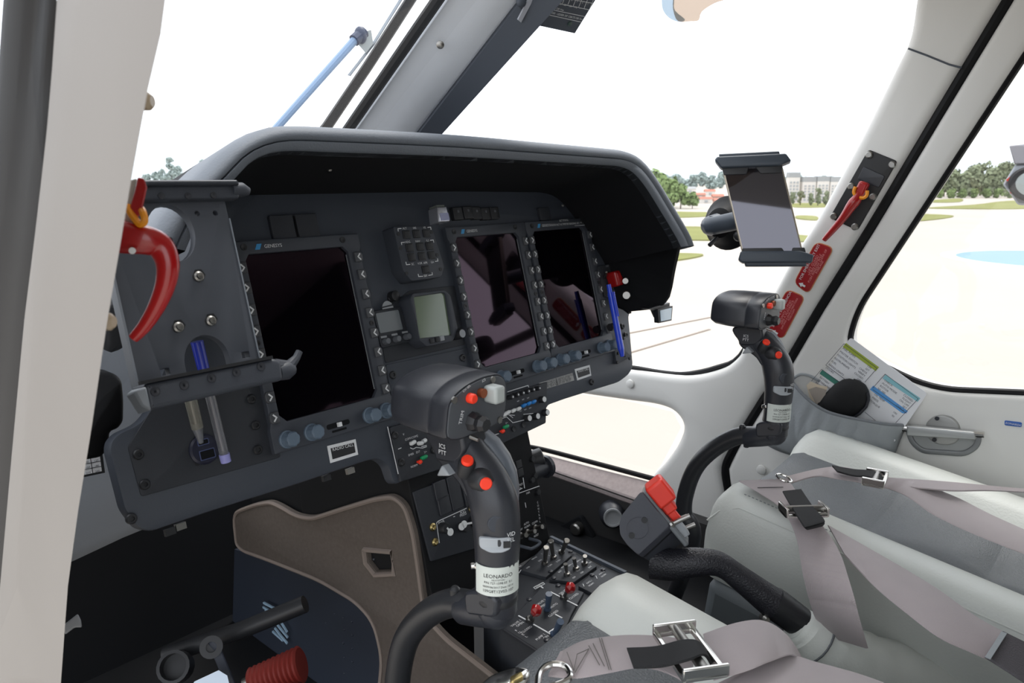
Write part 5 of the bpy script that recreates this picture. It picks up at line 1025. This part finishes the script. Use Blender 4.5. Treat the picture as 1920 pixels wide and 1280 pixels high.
# red placards
def placard(px, lines, label, grp='red exit placards'):
    q = pxX(px, .70); t = thing('exit_placard', label, 'placard', onX(*px[3], .70), grp)
    m = MB(); m.slab(roundpoly(q, .014), xw(.7005), .0022, .0006); m.build('border', M('placard_gilt', (196, 128, 84), .5), t)
    m = MB(); m.slab(roundpoly(inset(q, .0016), .012), xw(.6985), .001, .0004); m.build('field', M('placard_red', (158, 14, 24), .4), t)
    u_ = unit(np.array(q[1])-np.array(q[0])); v_ = np.array([u_[1], -u_[0]]); c0_ = sum(np.array(p) for p in q)/4
    if v_@(np.array(q[2])-np.array(q[1])) < 0: v_ = -v_
    e1, e2 = A(0, u_[0], u_[1]), A(0, -v_[0], -v_[1]); hh = np.linalg.norm(np.array(q[2])-np.array(q[1])); L = MB(); S_ = MB()
    ln = np.linalg.norm(np.array(q[1])-np.array(q[0]))*.84
    for s, r, sz in lines: (L if sz > .012 else S_).text(s, A(.6970, *(c0_+v_*hh*(r-.5)+u_*(.02 if 0 else .006))), e1, e2, min(sz*.8, ln/glyphs(s)[0][:, 0].max()))
    L.build('heading', m_white, t, smooth=False); S_.build('small_print', M('placard_pink', (232, 150, 150), .6), t, smooth=False)
    ar = c0_+v_*hh*.16-u_*np.linalg.norm(np.array(q[1])-np.array(q[0]))*.40
    ar = c0_-u_*np.linalg.norm(np.array(q[1])-np.array(q[0]))*.41; m = MB()
    m.slab([tuple(ar+u_*a+v_*b) for a, b in ((-.001, .006), (-.001, -.001), (.002, -.001), (-.003, -.009), (-.008, -.001), (-.005, -.001), (-.005, .006))], xw(.6974), .0006); m.build('arrow', m_white, t, smooth=False)
placard([(1486, 521), (1535, 458), (1562, 467), (1519, 547)], [], 'x') if 0 else None
placard([(1488, 530), (1530, 452), (1565, 464), (1516, 552)], [('FOR EMERGENCY EXIT', .24, .0145), ('LIFT GUARD', .44, .009), ('TURN HANDLE', .57, .009), ('PUSH WINDOW CLEAR OF', .70, .0078), ('FUSELAGE', .82, .0078)], 'upper red placard reading FOR EMERGENCY EXIT on the right window post')
placard([(1436, 619), (1476, 541), (1511, 556), (1468, 637)], [('SAIDA DE EMERGENCIA', .24, .0145), ('LEVANTE O PINO', .44, .0085), ('GIRE A ALAVANCA', .56, .0085), ('EMPURRE A JANELA PARA FORA', .69, .0066), ('FUSELAGEM', .81, .0066)], 'lower red placard reading SAIDA DE EMERGENCIA on the right window post')

# ================================================================== TABLET ON ITS SUCTION MOUNT
t = thing('suction_mount', 'black suction cup mount with two jaws gripping the tall tablet', 'mount', far(1352, 420, 1.5))
dT = 1.36
tc0, tnn = far(1430, 395, dT), unit(A(-.90, -.40, .17))
tq = [hit(x, y, tc0, tnn) for x, y in ((1351, 305), (1465, 300), (1508, 478), (1394, 488))]
e1 = unit(tq[1]-tq[0]); e2 = unit(tq[0]-tq[3]); e3 = unit(np.cross(e1, e2)); e2 = np.cross(e3, e1); e3 = e3 if e3@(CAM-tq[0]) > 0 else -e3
c0 = sum(tq)/4; wT = (np.linalg.norm(tq[1]-tq[0])+np.linalg.norm(tq[2]-tq[3]))/2; hT = (np.linalg.norm(tq[0]-tq[3])+np.linalg.norm(tq[1]-tq[2]))/2
TF = lambda x, y, h=0: c0+e1*x+e2*y+e3*h
tt = thing('tablet', 'tall narrow tablet with a dark mirror-like screen held in front of the windscreen', 'tablet', TF(0, -hT/2))
sh_ = (tq[0]+tq[1]-tq[2]-tq[3])/2; sh_ = unit(sh_)            # the tablet leans a little in its jaws
TF = lambda x, y, h=0: c0+e1*x+sh_*y+e3*h
m = MB(); m.slab(rrect(-wT/2, -hT/2, wT/2, hT/2, .006), lambda a, b, w: TF(a, b, w-.008), .008, .0015); m.build('body', M('tablet_gold', (176, 166, 150), .3, metal=.7), tt)
m = MB(); m.slab(rrect(-wT/2+.003, -hT/2+.003, wT/2-.003, hT/2-.003, .005), lambda a, b, w: TF(a, b, w), .0006); m.build('screen', M('tablet_glass', (14, 13, 17), .03, spec=1., tint=(.84, .82, 1), coat=1.), tt)
for s, nm in ((1, 'upper_jaw'), (-1, 'lower_jaw')):
    y = s*(hT/2); m = MB(); J = lambda a, b, w: TF(a, y+s*b, w)
    m.slab(roundpoly([(-wT/2-.010, .004), (-wT/2-.002, -.012), (wT/2-.006, -.012), (wT/2+.016, -.004), (wT/2+.010, .010), (-wT/2-.004, .010)], .003), lambda a, b, w: J(a, b, w-.014), .026, .004); j = m.build(nm, M('jaw_slate', (62, 70, 80), .45), t)
    m = MB(); m.slab(roundpoly([(-wT/2+.0, -.024), (-.012, -.024), (-.004, -.008), (.004, -.008), (.012, -.024), (wT/2-.004, -.024), (wT/2, -.008), (-wT/2, -.008)] if s > 0 else [(-wT/2+.002, -.018), (.018, -.018), (.022, -.008), (.032, -.008), (.036, -.018), (wT/2+.004, -.018), (wT/2+.004, -.006), (-wT/2, -.006)], .002), lambda a, b, w: J(a, b, w+.0012), .003, .001); m.build('rubber_pad', m_black, j)
    m = MB(); m.slab(rrect(-wT/2-.0, .004, wT/2, .016, .002), lambda a, b, w: J(a, b, w-.012), .018, .003); m.build('ridge', M('jaw_slate', (62, 70, 80), .45), j)
m = MB(); m.box(TF(.0, 0, -.014), (.05, hT*.9, .010), (e1, sh_, e3)); m.build('back_bar', m_black, t, bevel=.002)
sc = far(1352, 418, dT+.15); sd2 = unit(A(-.2, -.85, .25)); d2 = unit(CAM-sc)*.55+unit(-rt)*.45; d2 = unit(d2)
m = MB(); m.lathe(sc-d2*.02, d2, [(.054, -.012), (.055, -.004), (.048, .002), (.043, .006), (.030, .026), (.015, .032)], 28); m.build('suction_cup', m_seal, t)
m = MB(); m.tube(spline([sc+d2*.01, sc+d2*.035+up*-.006, lerp(sc, TF(-.01, -.01, -.03), .6), TF(-.01, -.01, -.016)], 4), [.02]*4+[.018]*4+[.016]*4+[.016], 14); m.build('arm', M('jaw_slate', (62, 70, 80), .45), t)
m = MB(); m.tube([sc-up*.03+d2*.014, sc-up*.044+d2*.03-rt*.006], .0045, 8); m.build('release_lever', m_black, t)
m = MB(); P_ = lerp(sc, TF(-.01, -.02, -.02), .5)-up*.026; m.ball(P_, .011); m.build('ball_knob', m_black, t)

# ================================================================== RIGHT DOOR FITTINGS
t = thing('door_pouch', 'grey cloth pouch sagging open on the right door', 'pouch', onX(1560, 860, .69))
topf = spline([(1484, 712), (1496, 728), (1520, 752), (1548, 770), (1580, 780), (1620, 788), (1660, 795), (1697, 797)], 4); botf = spline([(1440, 838), (1470, 850), (1510, 860), (1545, 868), (1580, 872), (1620, 872), (1650, 866), (1672, 858)], 4)
nT = len(topf); m = MB(); rows = []
for i in range(nT):
    f_ = i/(nT-1); bul = .052*max(0, sin(pi*f_))**.7+.008; a = onX(*topf[i], .69); b = onX(*botf[i], .69); pl_n = .006*sin(i*1.9)
    rows.append([onX(*topf[i], .70-bul-.002)-A(.002, 0, 0), onX(*topf[i], .70-bul-.004)-A(.0, 0, .004), A(.70-bul*1.12-pl_n, lerp(a, b, .2)[1], lerp(a, b, .2)[2]), A(.70-bul*1.3+pl_n, lerp(a, b, .5)[1], lerp(a, b, .5)[2]), A(.70-bul*.9, lerp(a, b, .85)[1], lerp(a, b, .85)[2]), A(.699, b[1], b[2])])
m.loft(rows, False, False); po = m.build('pocket', m_pouch, t, ang=80); sm = po.modifiers.new('thick', 'SOLIDIFY'); sm.thickness = .003; sm.offset = -1
m = MB(); m.tube([r[0] for r in rows], .0036, 8); m.build('hem', M('hem_grey', (118, 122, 126), .8), t)
m = MB(); rb = [onX(x, y, .697) for x, y in spline([(1484, 712), (1500, 702), (1520, 705), (1545, 720)], 4)]; m.tube(rb, .003, 6); m.build('back_hem', m_pouch, t)
# checklist card
cq = [(1595, 632), (1739, 737), (1676, 830), (1520, 735)]
P4 = [onX(1595, 632, .695), onX(1739, 737, .69), onX(1676, 830, .676), onX(1521, 738, .680)]
t = thing('checklist_card', 'white checklist card with green and blue headings standing in the door pouch', 'card', P4[3])
U_ = lambda a, b: P4[0]*(1-a)*(1-b)+P4[1]*a*(1-b)+P4[2]*a*b+P4[3]*(1-a)*b
cn = unit(np.cross(P4[1]-P4[0], P4[3]-P4[0])); cn = cn if cn@(CAM-P4[0]) > 0 else -cn
m = MB(); m.slab(roundpoly([(0, 0), (1, 0), (1, 1), (0, 1)], .04), lambda a, b, w: U_(a, b)+cn*w, .0012); m.build('sheet', m_white_p, t)
inv = lambda x, y: (lambda h: h)(None)
def uvc(x, y):                                       # pixel -> card coordinates
    P_ = hit(x, y, P4[0], cn)-P4[0]; a, b = P4[1]-P4[0], P4[3]-P4[0]
    M_ = np.array([[a@a, a@b], [a@b, b@b]]); return np.linalg.solve(M_, np.array([P_@a, P_@b]))
ce1 = unit(P4[1]-P4[0]); ce2 = unit(P4[0]-P4[3])
UP = lambda x, y, h=.0016: hit(x, y, P4[0], cn)+cn*h
def cbar(a, b, w, mat, nm, p): m = MB(); m.bar(UP(*a), UP(*b), w, cn, .0005); return m.build(nm, mat, p, smooth=False)
cbar((1586, 648), (1643, 690), .010, M('lime', (160, 176, 62), .6), 'lime_heading', t); cbar((1542, 698), (1572, 719), .010, M('teal', (60, 128, 112), .6), 'teal_heading', t); cbar((1660, 707), (1721, 748), .009, M('aqua', (140, 196, 206), .6), 'aqua_heading', t); cbar((1637, 728), (1697, 772), .010, M('sky', (92, 160, 222), .6), 'blue_heading', t)
L = MB()
for a, b in (((1583, 644), (1549, 684)), ((1549, 684), (1600, 722)), ((1645, 690), (1622, 716)), ((1583, 644), (1645, 690)), ((1541, 692), (1522, 714)), ((1541, 692), (1580, 720)), ((1660, 701), (1637, 727)), ((1660, 701), (1722, 747)), ((1722, 747), (1680, 792)), ((1700, 774), (1637, 730)), ((1622, 772), (1642, 788))): L.bar(UP(*a, .0020), UP(*b, .0020), .0008, cn, .0004)
for k, s in enumerate(('FUEL PUMPS', 'MASTER SWITCH', 'POSITION LIGHTS', 'INSTRUMENTS', 'FUEL', 'RADIO LIGHTS', 'DOORS')):
    L.text(s, UP(1581-k*5.3, 652+k*6.0, .0020), ce1, ce2, .0055, 'L')
for k, s in enumerate(('ON', 'SET', 'CHECK', 'VERIFY', 'CLOSED', 'OFF')): L.text(s, UP(1634-k*3.8, 690+k*5, .0020), ce1, ce2, .0055, 'R')
for k, s in enumerate(('BATTERY', 'GENERATOR', 'RADIO', 'LIGHTS')): L.text(s, UP(1538-k*4, 706+k*5, .0020), ce1, ce2, .0055, 'L')
for k, s in enumerate(('CHECK', 'AUTO MODE', 'ROTOR', 'N1 100')): L.text(s, UP(1659-k*4.2, 712+k*5, .0020), ce1, ce2, .0055, 'L')
for k, s in enumerate(('CLOSED', 'FLIGHT', 'ON OFF', 'SET', 'CHECK')): L.text(s, UP(1712-k*4, 752+k*4.6, .0020), ce1, ce2, .0055, 'R')
for k, s in enumerate(('OIL TEMP', 'PRESS', 'TORQUE')): L.text(s, UP(1640-k*4, 738+k*6, .0020), ce1, ce2, .0055, 'L')
for k, s in enumerate(('100', '90', '60', '40')): L.text(s, UP(1682-k*5, 776+k*5, .0020), ce1, ce2, .0055, 'R')
L.build('print', M('ink_dark', (58, 62, 74), .7), t, smooth=False)
# black case and crumpled paper in the pouch
t = thing('soft_case', 'soft black rounded case lying in the mouth of the grey door pouch', 'case', onX(1580, 770, .66))
ctr = onX(1582, 752, .672); d1 = unit(onX(1612, 722, .655)-onX(1548, 772, .655)); d2_ = unit(np.cross(d1, EX)); m = MB()
m.loft([[ctr+d1*s+d2_*r*cos(a)+EX*(.5*r+.004)*sin(a) for a in np.linspace(0, 2*pi, 20, endpoint=False)] for s, r in ((-.065, .015), (-.06, .022), (-.045, .028), (-.02, .034), (.01, .037), (.03, .034), (.044, .026), (.051, .015), (.054, .005))]); m.build('body', M('case_black', (16, 17, 19), .75, bump=(500, .3)), t)
m = MB(); m.tube([ctr+d1*s+d2_*-r*1.0-EX*.008 for s, r in ((-.06, .022), (-.045, .028), (-.02, .034), (.01, .037), (.03, .034), (.044, .026), (.051, .015))], .003, 6); m.build('zip', m_satin, t)
m = MB(); q = [onX(x, y, .645) for x, y in ((1592, 709), (1602, 705), (1600, 711))]; m.add([p for p in q]+[p+EX*.001 for p in q], [(0, 1, 2), (5, 4, 3), (0, 1, 4, 3), (1, 2, 5, 4), (2, 0, 3, 5)]); m.build('zip_pull', m_whitepd, t)
t = thing('paper_bundle', 'crumpled cream paper tucked at the left end of the door pouch', 'paper', onX(1530, 740, .67))
m = MB(); m.loft([[onX(x, y, xx) for x, y in ((1512, 722), (1520, 715), (1530, 719), (1538, 722), (1552, 725), (1545, 742), (1530, 760), (1518, 745))] for xx in (.672, .668)]); m.build('sheet', M('cream_paper', (222, 208, 186), .8, bump=(60, .6)), t)
m = MB(); m.loft([[onX(x, y, xx) for x, y in ((1516, 730), (1530, 725), (1550, 731), (1545, 750), (1530, 757))] for xx in (.667, .664)]); m.build('wrapper', M('tan_paper', (168, 158, 148), .8), t)
# latch handle
t = thing('door_latch', 'satin steel pull latch in an oval recess on the right door', 'handle', onX(1770, 830, .69))
m = MB(); ol = roundpoly(pxX([(1694, 797), (1842, 812), (1838, 838), (1812, 856), (1728, 850), (1706, 832)], .70), .02)
m.slab(ol, xw(.7035), .006, .002, holes=[inset(ol, .010)]); m.build('recess_rim', M('rim_grey', (134, 136, 138), .35, metal=.3), t)
m = MB(); m.slab(inset(ol, .009), xw(.7035), .002); m.build('recess_floor', M('recess_grey', (160, 162, 162), .4), t)
q = pxX(roundpoly([(1735, 806), (1738, 790), (1752, 779), (1770, 777), (1787, 782), (1799, 795), (1802, 812), (1796, 828), (1780, 834), (1758, 832), (1742, 822)], 12), .70); m = MB(); m.slab([tuple(p) for p in q], xw(.703), .008, .003); m.build('round_plate', M('plate_satin', (168, 168, 166), .35, metal=.3), t)
for x, y in ((1757, 784), (1752, 824)): m = MB(); m.lathe(onX(x, y, .694), -EX, [(.004, 0), (.004, .002), (.002, .002)], 10); m.build('screw', m_satin, t)
m = MB(); m.slab(roundpoly(pxX([(1703, 795), (1830, 807), (1832, 821), (1703, 814)], .69), .003), xw(.69), .014, .003); m.build('pull_bar', M('bar_steel', (176, 178, 178), .35, metal=.5), t)
for x, y in ((1697, 803), (1836, 814)): m = MB(); P_ = onX(x, y, .683); d = unit(onX(1830, 813, .683)-onX(1703, 803, .683)); m.tube([P_-d*.008, P_+d*.008], .006, 10); m.build('pivot_pin', m_chrome, t)
t = thing('blue_badge', 'small blue oblong badge on the right door beside the latch', 'badge', onX(1900, 796, .70))
m = MB(); m.slab(roundpoly(pxX([(1883, 788), (1916, 792), (1916, 801), (1883, 797)], .70), .003), xw(.7035), .004, .0012); m.build('plate', M('badge_blue', (38, 92, 176), .4), t)
m = MB(); m.text('LEONARDO', onX(1899.5, 794.7, .6985), -EY, EZ, .0052); m.build('lettering', m_white, t, smooth=False)
for x, y, lb in ((1182, 719, 'domed cap on the white frame above the chin window'), (1428, 880, 'domed cap on the pale liner behind the farther cyclic tube')):
    m = MB(); P_ = onX(x, y, .699); m.lathe(P_, -EX, [(.011, 0), (.0105, .004), (.006, .006)], 16); m.build('dome_cap', m_liner, post_r if y < 800 else door)

# ================================================================== OVERHEAD: DEVIATION CARD, WIPER, SUN VISOR
t = thing('limit_card', 'dark grey card of white speed figures clipped beside the top of the centre post', 'card', onX(1030, 40, .06))
nY = unit(A(-.25, -.75, -.6)); o0 = onX(1010, 30, .06)
q3 = lambda x, y, h=0.: hit(x, y, o0, nY)+nY*h
pts = [(994, 45), (1078, 63), (1160, -70), (1040, -110), (960, -40), (972, 10)]
m = MB(); m.loft([[q3(x, y, h) for x, y in pts] for h in (-.004, 0)]); m.build('plate', m_postdark, t, bevel=.0008)
ix = unit(q3(1078, 40)-q3(994, 22)); iy = unit(np.cross(nY, ix)); iy = iy if iy[2] > 0 else -iy
L = MB(); L.text('AUTOROTATION OR OEI - LESSER OF 120KTS OR Vne - 40KTS', q3(991, 14, .0008), ix, iy, .0042, 'L'); L.text('Vne - LESSER OF 150KTS OR Vne', q3(996, 5, .0008), ix, iy, .0042, 'L')
for a, b in (((990, 19), (1090, 41)), ((992, 9), (1098, 31)), ((1001, -3), (1105, 18)), ((1006, -14), (1112, 6))): L.bar(q3(*a, .0008), q3(*b, .0008), .0007, nY, .0004)
for k in range(11):
    a, b = (1003+k*10.2, -4+k*2.1), (1011+k*10.2, -24+k*2.1); L.bar(q3(*a, .0008), q3(*b, .0008), .0006, nY, .0004)
    L.text(('167', '160', '152', '145', '137', '129', '120', '112', '-', '-', '-')[k], q3(1006+k*10, -2.5+k*2.1, .0008), ix, iy, .0040, 'L')
    L.text(('10', '9', '8', '7', '6', '5', '4', '3', '2', '1', '0')[k], q3(1011+k*10, -13+k*2.1, .0008), ix, iy, .0040, 'L')
L.build('figures', m_white, t, smooth=False)
m = MB(); m.loft([[q3(x, y, h) for x, y in ((969, 35), (975, 40), (1012, -30), (1004, -34))] for h in (.001, .004)]); m.build('edge_clip', M('clip_pale', (176, 180, 190), .4), t)
for x, y in ((1003, 28), (1068, 44)): m = MB(); m.lathe(q3(x, y), nY, [(.004, 0), (.0035, .002), (.002, .0025)], 12); m.build('rivet', M('rivet_green', (66, 84, 80), .3), t)
m = MB(); m.ball(onX(977, 4, .02), .009, (1, .7, .8)); tag(m.build('post_grommet', m_postdark), 'grey grommet on the centre post beside the speed card', 'grommet')
t = thing('windscreen_wiper', 'black wiper blade with a pale blue arm lying outside the left windscreen', 'wiper', onY(600, 240, .34))
YW = .34
wy = lambda x, y, d=0.: onY(x, y, YW+d)
m = MB(); m.loft([[wy(x-9, y-4, .005), wy(x+10, y+5, .005), wy(x+8, y+4, -.008), wy(x-6, y-3, -.008)] for x, y in ((585, 270), (613, 236), (690, 122), (772, -5), (800, -50))]); m.build('blade', m_seal, t)
m = MB(); m.loft([[wy(x-4, y-1, -.010), wy(x+2, y+1, -.010), wy(x+1, y, -.016)] for x, y in ((655, 142), (700, 84), (757, -8))]); m.build('spine', M('wiper_grey', (120, 128, 136), .4), t)
m = MB(); m.tube([wy(505, 255, .01), wy(600, 148, -.01), wy(668, 72, -.03)], [.007, .0075, .008], 10); m.build('arm', M('arm_blue', (128, 152, 182), .4), t)
m = MB(); m.ball(wy(676, 66, -.03), .0125, (1, 1, 1.3)); m.tube([wy(664, 76, -.03), wy(682, 60, -.03)], .0115, 10); m.build('knuckle', M('knuckle_navy', (52, 60, 82), .5), t)
m = MB(); m.loft([[wy(x, y, d) for x, y in ((672, 84), (686, 100), (700, 82), (696, 56), (688, 58), (684, 78))] for d in (-.012, -.03)]); m.build('bracket', M('bracket_grey', (150, 156, 156), .4), t)
t = thing('sun_visor', 'amber tinted sun visor hanging into the top of the right windscreen', 'visor', far(1300, -40, .8))
m_amber = glass_mat('amber_acrylic', (1, .89, .79), .66, .03, .02); m_pale = glass_mat('pale_acrylic', (.86, .94, 1), .65, .03, .02)
v3 = lambda x, y, d=.8: far(x, y, d)
m = MB(); m.loft([[v3(x, y, d) for x, y in spline([(1268, -60), (1262, 0), (1263, 22), (1272, 40), (1295, 40), (1310, 38), (1316, 22), (1340, 6), (1370, -6), (1460, -60)], 3)] for d in (.8, .803)]); m.build('amber_pane', m_amber, t)
m = MB(); m.loft([[v3(x, y, d) for x, y in spline([(1262, -60), (1244, -20), (1241, 10), (1247, 26), (1260, 37), (1276, 41), (1284, 36), (1266, 20), (1264, 0), (1270, -60)], 3)] for d in (.805, .808)]); m.build('pale_edge', m_pale, t)
m = MB(); m.loft([[v3(x, y, d) for x, y in ((1230, -62), (1480, -62), (1480, -76), (1230, -76))] for d in (.79, .815)]); m.build('hinge_rail', m_postdark, t)
for x in (1260, 1450):
    m = MB(); P_ = v3(x, -70); m.tube([P_, A(P_[0], min(P_[1], -.33), .45)], .006, 8); m.build('hinge_arm', m_postdark, t)
t = thing('outside_mirror', 'grey outside mirror with red edge marks beyond the right door window', 'mirror', far(1960, 330, 2.3))
D2 = 2.3; w3 = lambda x, y, d=0.: far(x, y, D2+d)
m = MB(); m.loft([[w3(x, y, d) for x, y in ((1892, 273), (1990, 262), (1990, 306), (1902, 308))] for d in (0, .06)]); m.build('upper_shell', M('mirror_grey', (128, 126, 130), .5), t, bevel=.004)
m = MB(); m.loft([[w3(x, y, d) for x, y in ((1904, 308), (1990, 304), (2000, 392), (1908, 384), (1896, 366), (1880, 346))] for d in (.01, .09)]); m.build('housing', M('mirror_pale', (150, 154, 160), .5), t, bevel=.006)
m = MB(); m.loft([[w3(1938+48*k*cos(a), 345+34*k*sin(a), d) for a in np.linspace(0, 2*pi, 30, endpoint=False)] for k, d in ((1, .012), (1, -.012), (.9, -.02), (.72, -.016), (.70, -.004))]); m.build('ring', m_seal, t)
m = MB(); m.loft([[w3(1938+34*cos(a), 345+24*sin(a), d) for a in np.linspace(0, 2*pi, 30, endpoint=False)] for d in (-.004, -.008)]); m.build('mirror_glass', M('mirror_dim', (120, 124, 120), .1, metal=1.), t)
for q in (((1886, 337), (1894, 331), (1897, 336), (1889, 340)), ((1893, 360), (1903, 357), (1906, 361), (1895, 363))): m = MB(); m.loft([[w3(x, y, d) for x, y in q] for d in (-.004, .012)]); m.build('red_mark', M('mark_coral', (236, 92, 74), .5), t)
m = MB(); m.tube([w3(1990, 330, .05), A(1.0, -1.3, .0), A(.74, -1.55, -.2)], .02, 10); m.build('strut', m_seal, t)

# ================================================================== LEFT FOOT WELL
t = thing('pedal_assembly', 'black rudder pedal tubes and arm deep in the left foot well', 'pedals', A(-.3, .2, -.85))
m = MB(); m.tube([far(310, 1228, 1.22), far(450, 1182, 1.22), far(572, 1132, 1.22)], .014, 12); m.build('cross_tube', m_black, t)
m = MB(); m.loft([[far(x, y, d) for x, y in ((386, 1203), (402, 1198), (414, 1214), (446, 1290), (428, 1296), (398, 1226))] for d in (1.16, 1.18)]); m.build('pedal_arm', m_navy, t, bevel=.003)
m = MB(); m.lathe(far(396, 1213, 1.155), unit(CAM-far(396, 1213, 1.2)), [(.017, -.03), (.017, 0), (.008, 0), (.008, -.006)], 18); m.build('pivot', m_black, t)
m = MB(); m.lathe(far(324, 1250, 1.17), unit(-rt*.4+CAM-far(324, 1250, 1.2)), [(.025, -.03), (.025, 0), (.02, 0), (.02, -.02)], 18); m.build('tube_end', m_black, t)
m = MB(); m.loft([[far(x, y, d) for x, y in ((118, 1172), (146, 1150), (152, 1162), (154, 1176), (140, 1176), (122, 1190))] for d in (1.0, 1.02)]); m.build('pedal_tip', M('tip_grey', (120, 122, 126), .4), t, bevel=.002)
t = thing('bellows_boot', 'red ribbed rubber bellows low in the left foot well', 'bellows', far(520, 1270, 1.14))
pa, pb = far(470, 1276, 1.14), far(560, 1246, 1.14); prof = []
for i in range(11):
    h = np.linalg.norm(pb-pa)*i/10; r = .017+.007*i/10; prof += [(r, h), (r*1.15, h+.0025), (r, h+.005)]
m = MB(); m.lathe(pa, pb-pa, prof, 24); m.build('rubber', M('bellows_red', (112, 28, 20), .6), t)
m = MB(); m.lathe(pa, pa-pb, [(.009, 0), (.007, .012), (.003, .013)], 12); m.build('rod_end', m_steel, t)
t = thing('folded_sheet', 'pale blue white sheet lying in the left foot well', 'paper', far(400, 1275, 1.12))
m = MB(); m.loft([[far(x, y, d) for x, y in ((350, 1296), (365, 1277), (410, 1256), (426, 1266), (432, 1290), (420, 1310))] for d in (1.12, 1.123)]); m.build('sheet', M('sheet_blue_white', (206, 220, 236), .6), t)
t = thing('figure_card', 'white printed card in a black frame beside the left end of the panel', 'card', onY(172, 870, .1))
yk = .10; k2 = lambda x, y, d=0: onY(x, y, yk-d)
m = MB(); m.loft([[k2(x, y, d) for x, y in ((130, 852), (191, 841), (197, 886), (130, 900))] for d in (0, .003)]); m.build('frame', m_black, t)
m = MB(); m.loft([[k2(x, y, d) for x, y in ((130, 855), (186, 845), (191, 883), (130, 896))] for d in (.003, .0045)]); m.build('sheet', m_white_p, t)
L = MB()
for a, b in (((150, 851), (156, 891)), ((168, 848), (174, 887)), ((135, 864), (188, 855)), ((136, 874), (190, 864)), ((137, 884), (190, 874))): L.bar(k2(*a, .0052), k2(*b, .0052), .0007, A(0, -1, 0), .0004)
for r in range(4):
    for c in range(2): L.text(str(30*(r*2+c+1)), k2(162+c*17+r*1.2, 856+r*10-c*3, .0052), EX, EZ, .0036)
L.build('figures', m_black, t, smooth=False)

# ------------------------------------------------------------------ what the parts of the setting are
for o in COL.objects:
    if o.get('kind') == 'structure' and 'label' not in o and o.parent is None:
        n = o.name.split('.')[0]
        lab = {'ground': ('pale concrete apron around the helicopter', 'ground'), 'helipad_ring': ('white painted ring of the landing circle outside', 'painted ring'), 'helipad_disc': ('light blue painted landing circle seen through the right door window', 'painted circle'),
               'floor': ('dark cabin floor of the helicopter', 'floor'), 'ceiling': ('pale headliner above the cockpit', 'ceiling'), 'door_1': ('pale lined right cockpit door with a large window', 'door'),
               'trim_post_right': ('pale moulded right windscreen post and chin window frame', 'window post'), 'trim_post_left': ('left door post close to the viewer, its liner darkened as shade', 'door post'), 'trim_post_seal': ('black rubber seal along the near left door post', 'seal'),
               'trim_centre_post': ('pale grey centre windscreen post', 'window post'), 'trim_centre_post_shaded_flank': ('flank of the centre windscreen post, darkened as shade', 'window post'), 'trim_ledge': ('pale carpeted ledge below the chin window', 'ledge'),
               'window_1': ('left windscreen pane', 'window'), 'window_2': ('right windscreen pane', 'window'), 'window_3': ('right door window pane', 'window'), 'window_4': ('right chin window pane', 'window')}.get(n)
        if lab: o['label'], o['category'] = lab
